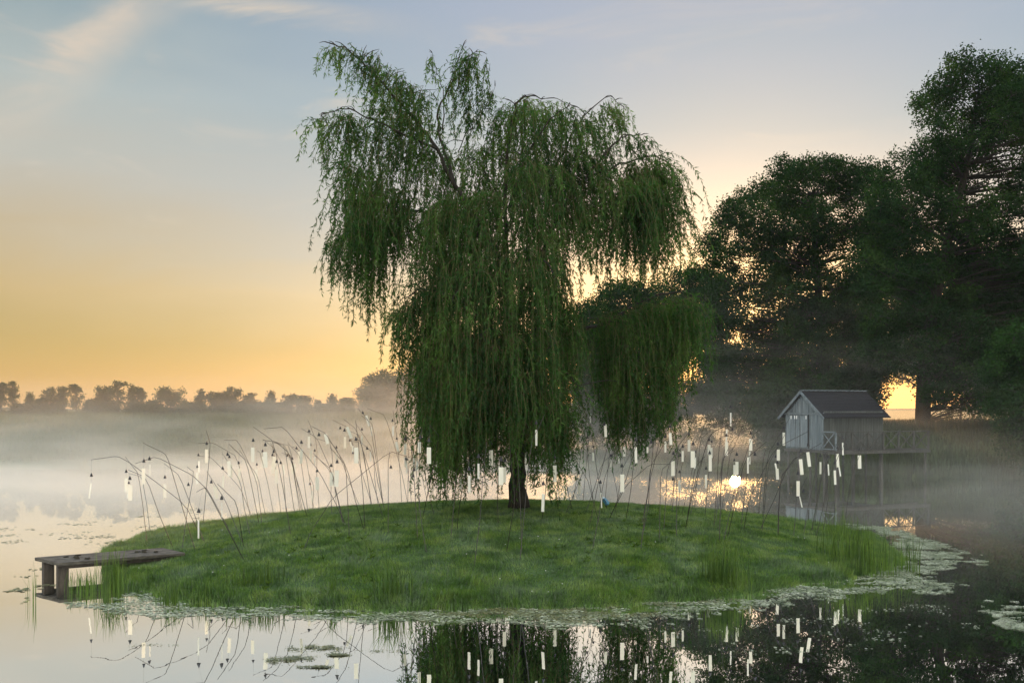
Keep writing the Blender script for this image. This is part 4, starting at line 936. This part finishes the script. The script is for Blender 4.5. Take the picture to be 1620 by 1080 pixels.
cz = {}
rows_ = []
for i, r_ in enumerate(CH):
    z_ = next(k for k, (a, b_, _) in enumerate(zones) if a <= r_[5] < b_); cz.setdefault(z_, []).append((r_[5], i))
rank = {}
for z_, l_ in cz.items():
    l_.sort()
    for k, (_, i) in enumerate(l_): rank[i] = (z_, k, len(l_))
for i, (sx_, sy_, sl_, sw_, tl_, bx_, by_, rod) in enumerate(CH):
    Ld = math.hypot(sl_, tl_) if sl_ > 0 else 22
    if sl_ and sl_ < 14: Ld = 18
    d = min(max(SAIL * F / Ld, 17.6), 29.5)
    if rod is None:
        lean = 1 if bx_ < 700 else (-1 if bx_ > 900 else random.choice((-1, 1)))
        tip = (bx_ + random.uniform(-2, 2), by_ - random.uniform(14, 20)); kk = (tip[0] + lean * random.uniform(14, 28), tip[1] + random.uniform(3, 14))
        rod = [tip, kk, (kk[0] + lean * random.uniform(8, 20), kk[1] + 75)]
    bpx, bpy_ = rod[-1]; db = ray_ground(bpx, bpy_)
    if db is None or not (16.8 < db < 29.5): db = d
    if abs(db - d) > 3.5: d = db + math.copysign(2.2, d - db)
    bxw = (bpx - HX) / F * db
    while isl_t(np.array(bxw), np.array(db)) > .97 and db != CY:
        db += .3 if db < CY else -.3; bxw = (bpx - HX) / F * db
        if abs(db - CY) < .4: bxw = math.copysign(min(abs(bxw), 8.8), bxw); break
    bz = float(isl_z(np.array(bxw), np.array(db)))
    # snap the tip over the bell line when the rod end is near, else hang the line from the closest rod point
    pw = [P(q[0], q[1], d) for q in rod[:-1]]; base = Vector((bxw, db, bz))
    n_in = len(pw)
    for k in range(1, n_in): pw[k].y = d + (db - d) * (k / n_in) * .6; f = pw[k].y / d; pw[k].x *= f; pw[k].z = EYE + (pw[k].z - EYE) * f
    pts = pw + [base + Vector((0, 0, -.05))]
    root = empty('wind_chime', base)
    cr_ = MB(); fine = [pts[0]]
    for a, b_ in zip(pts[:-1], pts[1:]):
        L = (b_ - a).length
        fine += [a.lerp(b_, .12), a.lerp(b_, .5) + Vector((random.gauss(0, .006 * L), 0, random.gauss(0, .004 * L))), a.lerp(b_, .9)]
    fine.append(pts[-1]); nn = len(fine)
    cr_.tube(fine, [.0045 + .003 * k / (nn - 1) for k in range(nn)], 5); cr_.build('rod', M['rod'], root, off=base)
    bell_p = P(bx_, by_, d)
    hang = min((fine[k].lerp(fine[k + 1], t_) for k in range(nn - 1) for t_ in (0, .25, .5, .75, 1)), key=lambda q: abs(q.x - bell_p.x) * 2 + (0 if q.z > bell_p.z + .04 else 5) + abs(q.z - bell_p.z) * .3)
    if abs(hang.x - bell_p.x) > .25: hang = fine[0]
    s_ = MB(); s_.tube([hang, bell_p + Vector((0, 0, .045))], .0014, 3)
    bo = bpy.data.objects.new('bell', bme); col.objects.link(bo); bo.parent = root; bo.location = bell_p - base
    kind_ = 'no strip in view'
    if sl_ > 0:
        ht = P(sx_ - tl_ / 2, sy_, d); L = max(math.hypot(sl_, tl_) / F * d, .1); L = min(L, .36)
        full = .086 if sw_ > 5 else .072; c_ = min(1, sw_ * 1.08 / F * d / full); yaw = min(math.acos(max(c_, .12)), .75); full = min(full, sw_ * 1.08 / F * d / math.cos(yaw) + .004); yaw = yaw * random.choice((-1, 1))
        s_.tube([bell_p + Vector((0, 0, -.01)), ht], .0014, 3)
        sm = MB(); X_ = Vector((math.cos(yaw), math.sin(yaw), 0)); ta = math.atan2(tl_, max(sl_, 1)); Zd = Vector((-math.sin(ta), 0, math.cos(ta))); Yd = Zd.cross(X_).normalized(); X_ = Yd.cross(Zd).normalized()
        sm.box(ht - Zd * (L / 2), (full, .003, L), (X_, Yd, Zd)); sm.build('paper_strip', M['sail'], root, off=base)
        kind_ = ('slanting ' if abs(tl_) > 2.5 else '') + ('wide strip' if sw_ > 5 else 'narrow strip' if sw_ > 3 else 'edge-on strip')
    s_.build('string', M['string'], root, off=base)
    z_, k, tot = rank[i]
    tag(root, 'bell rod with %s, %s from left %s' % (kind_ if sl_ > 0 else 'no strip', ords[k], zones[z_][2]), 'wind chime', 'bell chimes on thin rods over the island')
# extra plain rods among them are part of the same planting
EX = [((630, 655), (640, 700), (652, 800)), ((1118, 660), (1105, 700), (1078, 815)), ((1190, 640), (1155, 720), (1140, 815)), ((1330, 690), (1300, 750), (1283, 840)), ((895, 700), (930, 760), (955, 850)), ((1012, 690), (985, 740), (972, 815))]
for i, q in enumerate(EX):
    db = ray_ground(*q[-1]) or 24.; db = min(db, 28); b_ = P(q[-1][0], q[-1][1], db); b_.z = float(isl_z(np.array(b_.x), np.array(db)))
    mb = MB(); mb.tube([P(*q[0], db) - b_, P(*q[1], db) - b_, Vector((0, 0, -.05))], .005, 5)
    o = mb.build('bare_rod', M['rod']); o.location = b_
    tag(o, 'bare thin dark rod without bell, %s of the bare rods from the left' % ords[[2 - 2, 3, 4, 5, 1, 2][i]], 'rod', 'bare rods among the chimes')

# ------------------------------------------------------------------ mist
def volume_mat(name, dens, colr, aniso, nz=None, hz=None, top=None):
    m, nt, n, l = mat(name)
    v = n.new('ShaderNodeVolumePrincipled'); v.inputs['Color'].default_value = (*colr, 1); v.inputs['Anisotropy'].default_value = aniso
    v.inputs['Density'].default_value = dens
    o = n.new('ShaderNodeOutputMaterial'); l.new(v.outputs[0], o.inputs['Volume'])
    return m, n, l, v
def mist_bank(lab, c, rad, dens, seed, rough=.35):
    """closed lens shaped puff with an uneven skin; thin at its rim so it fades out there"""
    r = random.Random(seed); ph = [(r.uniform(.6, 3.2), r.uniform(0, 6.28), r.uniform(-1, 1)) for _ in range(7)]
    nu, nv = 40, 16; V = []; Fc = []
    for j in range(nv + 1):
        th = math.pi * j / nv
        for i in range(nu):
            a = 2 * math.pi * i / nu; k = 1 + rough * sum(math.sin(a * round(f) + p + th * 2 * s) for f, p, s in ph) / 7 * math.sin(th)
            x_ = math.sin(th) * math.cos(a) * k * rad[0]; y_ = math.sin(th) * math.sin(a) * k * rad[1]; z_ = math.cos(th) * rad[2] * (1 + .5 * rough * math.sin(3 * a + ph[0][1]))
            V.append((c[0] + x_, c[1] + y_, c[2] + z_))
    for j in range(nv):
        for i in range(nu): i2 = (i + 1) % nu; Fc.append((j * nu + i, (j + 1) * nu + i, (j + 1) * nu + i2, j * nu + i2))
    return V, Fc
m, n, l, v = volume_mat('haze_air', .00016, (.95, .93, .88), .3)
mb = MB(); mb.box((-150, 700, 14), (2400, 1500, 34)); tag(mb.build('haze', m), 'thin morning haze in the air', None, None, 'stuff')
# low heterogeneous mist over the pond
m, nt, n, l = mat('pond_mist')
v = n.new('ShaderNodeVolumePrincipled'); v.inputs['Color'].default_value = (1, .93, .79, 1); v.inputs['Anisotropy'].default_value = .45
tc = n.new('ShaderNodeTexCoord'); sx = n.new('ShaderNodeSeparateXYZ'); l.new(tc.outputs['Object'], sx.inputs[0])
def mth(op, a, b_=None, c=None):
    q = n.new('ShaderNodeMath'); q.operation = op
    for k, w in enumerate((a, b_, c)):
        if w is None: continue
        if isinstance(w, (int, float)): q.inputs[k].default_value = w
        else: l.new(w, q.inputs[k])
    return q.outputs[0]
def ramp(src, a, b_, lo=0., hi=1.):
    q = n.new('ShaderNodeMapRange'); q.interpolation_type = 'SMOOTHSTEP'; q.inputs[1].default_value = a; q.inputs[2].default_value = b_; q.inputs[3].default_value = lo; q.inputs[4].default_value = hi
    l.new(src, q.inputs[0]); return q.outputs[0]
mpn = n.new('ShaderNodeMapping'); mpn.inputs['Scale'].default_value = (.13, .16, .8); l.new(tc.outputs['Object'], mpn.inputs[0])
nz = n.new('ShaderNodeTexNoise'); nz.inputs['Scale'].default_value = 1; nz.inputs['Detail'].default_value = 2; nz.inputs['Distortion'].default_value = .6; l.new(mpn.outputs[0], nz.inputs['Vector'])
hz = mth('POWER', 2.718, mth('MULTIPLY', sx.outputs['Z'], -1 / 1.5))
nn_ = ramp(nz.outputs['Fac'], .4, .64, 0, 1.25)
ed = mth('MULTIPLY', mth('MULTIPLY', ramp(sx.outputs['Y'], 22, 38), ramp(sx.outputs['Y'], 92, 70)), mth('MULTIPLY', ramp(sx.outputs['X'], 9, -3, .22, 1), ramp(sx.outputs['Z'], 7, 3)))
gx_ = mth('POWER', 2.718, mth('MULTIPLY', mth('POWER', mth('ABSOLUTE', mth('MULTIPLY', mth('ADD', sx.outputs['X'], 7.), 1 / 10)), 2), -1))
plume = mth('MULTIPLY', mth('MULTIPLY', gx_, mth('MULTIPLY', ramp(sx.outputs['Y'], 52, 66), ramp(sx.outputs['Y'], 92, 80))), mth('MULTIPLY', ramp(sx.outputs['Z'], 7.5, 1), mth('ADD', nn_, .3)))
near = mth('MULTIPLY', mth('MULTIPLY', ramp(sx.outputs['Y'], 17, 33), ramp(sx.outputs['Y'], 60, 45)), mth('MULTIPLY', mth('MULTIPLY', ramp(sx.outputs['X'], 2, -6, .03, 1), mth('ADD', nn_, .6)), ramp(sx.outputs['Z'], 1.2, .1, 0, .07)))
plume2 = mth('MULTIPLY', mth('MULTIPLY', mth('MULTIPLY', ramp(sx.outputs['X'], 4, 9), ramp(sx.outputs['Y'], 44, 54)), ramp(sx.outputs['Z'], 11.5, 1)), mth('MULTIPLY', mth('ADD', nn_, .25), .011))
near = mth('ADD', near, plume2)
dn = mth('ADD', near, mth('ADD', mth('MULTIPLY', mth('MULTIPLY', mth('MULTIPLY', hz, ed), mth('ADD', nn_, .25)), .075), mth('MULTIPLY', plume, .03)))
l.new(dn, v.inputs['Density']); o = n.new('ShaderNodeOutputMaterial'); l.new(v.outputs[0], o.inputs['Volume'])
mb = MB(); mb.box((-22, 50, 6.05), (108, 84, 12.0)); tag(mb.build('mist', m), 'low white mist lying over the far side of the pond', None, None, 'stuff')

# ------------------------------------------------------------------ light
SUN_AZ, SUN_EL = math.atan2(1163 - HX, F), R(3.9)
sd = Vector((math.sin(SUN_AZ) * math.cos(SUN_EL), math.cos(SUN_AZ) * math.cos(SUN_EL), math.sin(SUN_EL)))
sl_d = bpy.data.lights.new('sun', 'SUN'); sun = bpy.data.objects.new('sun', sl_d); col.objects.link(sun)
sl_d.energy = 4.5; sl_d.angle = R(.5); sl_d.color = (1, .53, .2); sun.rotation_euler = sd.to_track_quat('Z', 'Y').to_euler(); sun.location = (30, 120, 30)

w = bpy.data.worlds.new('World'); sc.world = w; w.use_nodes = True; nt = w.node_tree; n = nt.nodes; l = nt.links; n.clear()
sky = n.new('ShaderNodeTexSky'); sky.sky_type = 'NISHITA'; sky.sun_disc = False; sky.sun_elevation = SUN_EL; sky.sun_rotation = SUN_AZ
bg = n.new('ShaderNodeBackground'); bg.inputs[1].default_value = .05; l.new(sky.outputs[0], bg.inputs[0])
tc = n.new('ShaderNodeTexCoord'); sx = n.new('ShaderNodeSeparateXYZ'); l.new(tc.outputs['Generated'], sx.inputs[0])
def srgb(r, g, b_): return tuple(((c / 255 + .055) / 1.055) ** 2.4 for c in (r, g, b_)) + (1,)
def cr(stops):
    q = n.new('ShaderNodeValToRGB'); els = q.color_ramp.elements
    while len(els) < len(stops): els.new(.5)
    for e, (p, c) in zip(els, stops): e.position = p; e.color = c
    return q
el = mth('MAXIMUM', sx.outputs['Z'], 0)
az = mth('ARCTAN2', sx.outputs['X'], sx.outputs['Y'])
# warp the height a little with noise so that the bands are not level
mp = n.new('ShaderNodeMapping'); mp.inputs['Scale'].default_value = (2.2, 2.2, 11); l.new(tc.outputs['Generated'], mp.inputs[0])
cn = n.new('ShaderNodeTexNoise'); cn.inputs['Scale'].default_value = 1.6; cn.inputs['Detail'].default_value = 6; cn.inputs['Distortion'].default_value = .5; l.new(mp.outputs[0], cn.inputs['Vector'])
elw = mth('ADD', el, mth('MULTIPLY', mth('SUBTRACT', cn.outputs['Fac'], .5), .1))
left = cr([(0, srgb(168, 132, 76)), (.05, srgb(160, 131, 76)), (.12, srgb(183, 150, 99)), (.21, srgb(184, 176, 164)), (.29, srgb(174, 181, 178)), (.37, srgb(128, 151, 160)), (.8, srgb(150, 170, 195))])
right = cr([(0, srgb(188, 164, 122)), (.05, srgb(158, 147, 122)), (.12, srgb(197, 184, 165)), (.18, srgb(160, 171, 182)), (.27, srgb(122, 156, 180)), (.38, srgb(140, 160, 188)), (.8, srgb(150, 170, 195))])
l.new(elw, left.inputs[0]); l.new(elw, right.inputs[0])
mxc = n.new('ShaderNodeMix'); mxc.data_type = 'RGBA'; l.new(ramp(az, -.5, .02), mxc.inputs[0]); l.new(left.outputs[0], mxc.inputs[6]); l.new(right.outputs[0], mxc.inputs[7])
# wispy cirrus: a long diagonal plume at upper left, streaks at top centre left, faint veils elsewhere
mp2 = n.new('ShaderNodeMapping'); mp2.inputs['Scale'].default_value = (1.6, 1.6, 5); mp2.inputs['Rotation'].default_value = (0, R(-38), 0); mp2.inputs['Location'].default_value = (2.3, .4, 1.1); l.new(tc.outputs['Generated'], mp2.inputs[0])
c2 = n.new('ShaderNodeTexNoise'); c2.inputs['Scale'].default_value = 3.2; c2.inputs['Detail'].default_value = 8; c2.inputs['Roughness'].default_value = .62; c2.inputs['Distortion'].default_value = .9; l.new(mp2.outputs[0], c2.inputs['Vector'])
yy = mth('MAXIMUM', sx.outputs['Y'], .05); uu = mth('DIVIDE', sx.outputs['X'], yy); vv_ = mth('DIVIDE', sx.outputs['Z'], yy)
wob = mth('MULTIPLY', mth('SUBTRACT', c2.outputs['Fac'], .5), .11)
da = mth('ABSOLUTE', mth('ADD', mth('ADD', mth('MULTIPLY', mth('ADD', uu, .362), .66), mth('MULTIPLY', mth('SUBTRACT', vv_, .405), -.75)), wob))
arc = mth('MULTIPLY', mth('MULTIPLY', ramp(da, .045, .0), ramp(vv_, .2, .34)), ramp(c2.outputs['Fac'], .36, .6, .35, 1))
arc = mth('MULTIPLY', arc, ramp(sx.outputs['Y'], .2, .5))
ds_ = mth('ABSOLUTE', mth('ADD', mth('SUBTRACT', vv_, .392), mth('ADD', mth('MULTIPLY', mth('ADD', uu, .22), .16), mth('MULTIPLY', wob, .5))))
stk = mth('MULTIPLY', mth('MULTIPLY', ramp(ds_, .022, .002), ramp(mth('ABSOLUTE', mth('ADD', uu, .22)), .17, .04)), ramp(c2.outputs['Fac'], .4, .6, .2, 1))
veil = mth('MULTIPLY', mth('MULTIPLY', ramp(c2.outputs['Fac'], .52, .72), ramp(el, .08, .25)), mth('MULTIPLY', ramp(az, .25, -.2, .3, 1), .6))
cm = mth('MINIMUM', mth('ADD', mth('ADD', mth('MULTIPLY', arc, .72), mth('MULTIPLY', stk, 1.0)), veil), 1)
mx2 = n.new('ShaderNodeMix'); mx2.data_type = 'RGBA'; l.new(cm, mx2.inputs[0]); l.new(mxc.outputs[2], mx2.inputs[6]); mx2.inputs[7].default_value = srgb(212, 196, 178)
# glow round the sun
vd = n.new('ShaderNodeVectorMath'); vd.operation = 'DOT_PRODUCT'; l.new(tc.outputs['Generated'], vd.inputs[0]); vd.inputs[1].default_value = sd
dt = mth('MAXIMUM', vd.outputs['Value'], 0)
g1 = mth('MULTIPLY', mth('POWER', dt, 220), .25); g2 = mth('MULTIPLY', mth('POWER', dt, 900), 2.2)
gl = n.new('ShaderNodeMix'); gl.data_type = 'RGBA'; gl.blend_type = 'ADD'; gl.inputs[0].default_value = 1; l.new(mx2.outputs[2], gl.inputs[6])
gc = n.new('ShaderNodeVectorMath'); gc.operation = 'SCALE'; gc.inputs[0].default_value = (1, .62, .27); l.new(mth('ADD', g1, g2), gc.inputs['Scale']); l.new(gc.outputs[0], gl.inputs[7])
bm_ = n.new('ShaderNodeMix'); bm_.data_type = 'RGBA'; l.new(ramp(sx.outputs['Y'], .1, -.4), bm_.inputs[0]); l.new(gl.outputs[2], bm_.inputs[6]); bm_.inputs[7].default_value = (.47, .44, .39, 1)  # sky behind turned cream to warm the added fill
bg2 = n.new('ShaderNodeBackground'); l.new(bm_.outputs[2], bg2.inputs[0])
# added fill: sky overhead and behind boosted to brighten lawn, strips and mist
up = ramp(sx.outputs['Z'], .45, .8, 0, 2.3); bk_fill = ramp(sx.outputs['Y'], .1, -.6, 0, 1.9)
l.new(mth('ADD', mth('ADD', up, bk_fill), .73), bg2.inputs[1])
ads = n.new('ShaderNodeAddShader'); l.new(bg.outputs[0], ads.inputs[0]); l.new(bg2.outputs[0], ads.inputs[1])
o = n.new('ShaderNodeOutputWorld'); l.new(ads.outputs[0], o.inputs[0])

# ------------------------------------------------------------------ render settings
vs_ = sc.view_settings; vs_.view_transform = 'Standard'; vs_.look = 'None'; vs_.exposure = .2; vs_.gamma = 1
cy = sc.cycles; cy.max_bounces = 6; cy.diffuse_bounces = 2; cy.glossy_bounces = 3; cy.transmission_bounces = 3; cy.transparent_max_bounces = 8; cy.volume_bounces = 1
cy.use_denoising = True; cy.volume_max_steps = 48; cy.volume_step_rate = 4; cy.sample_clamp_indirect = 4
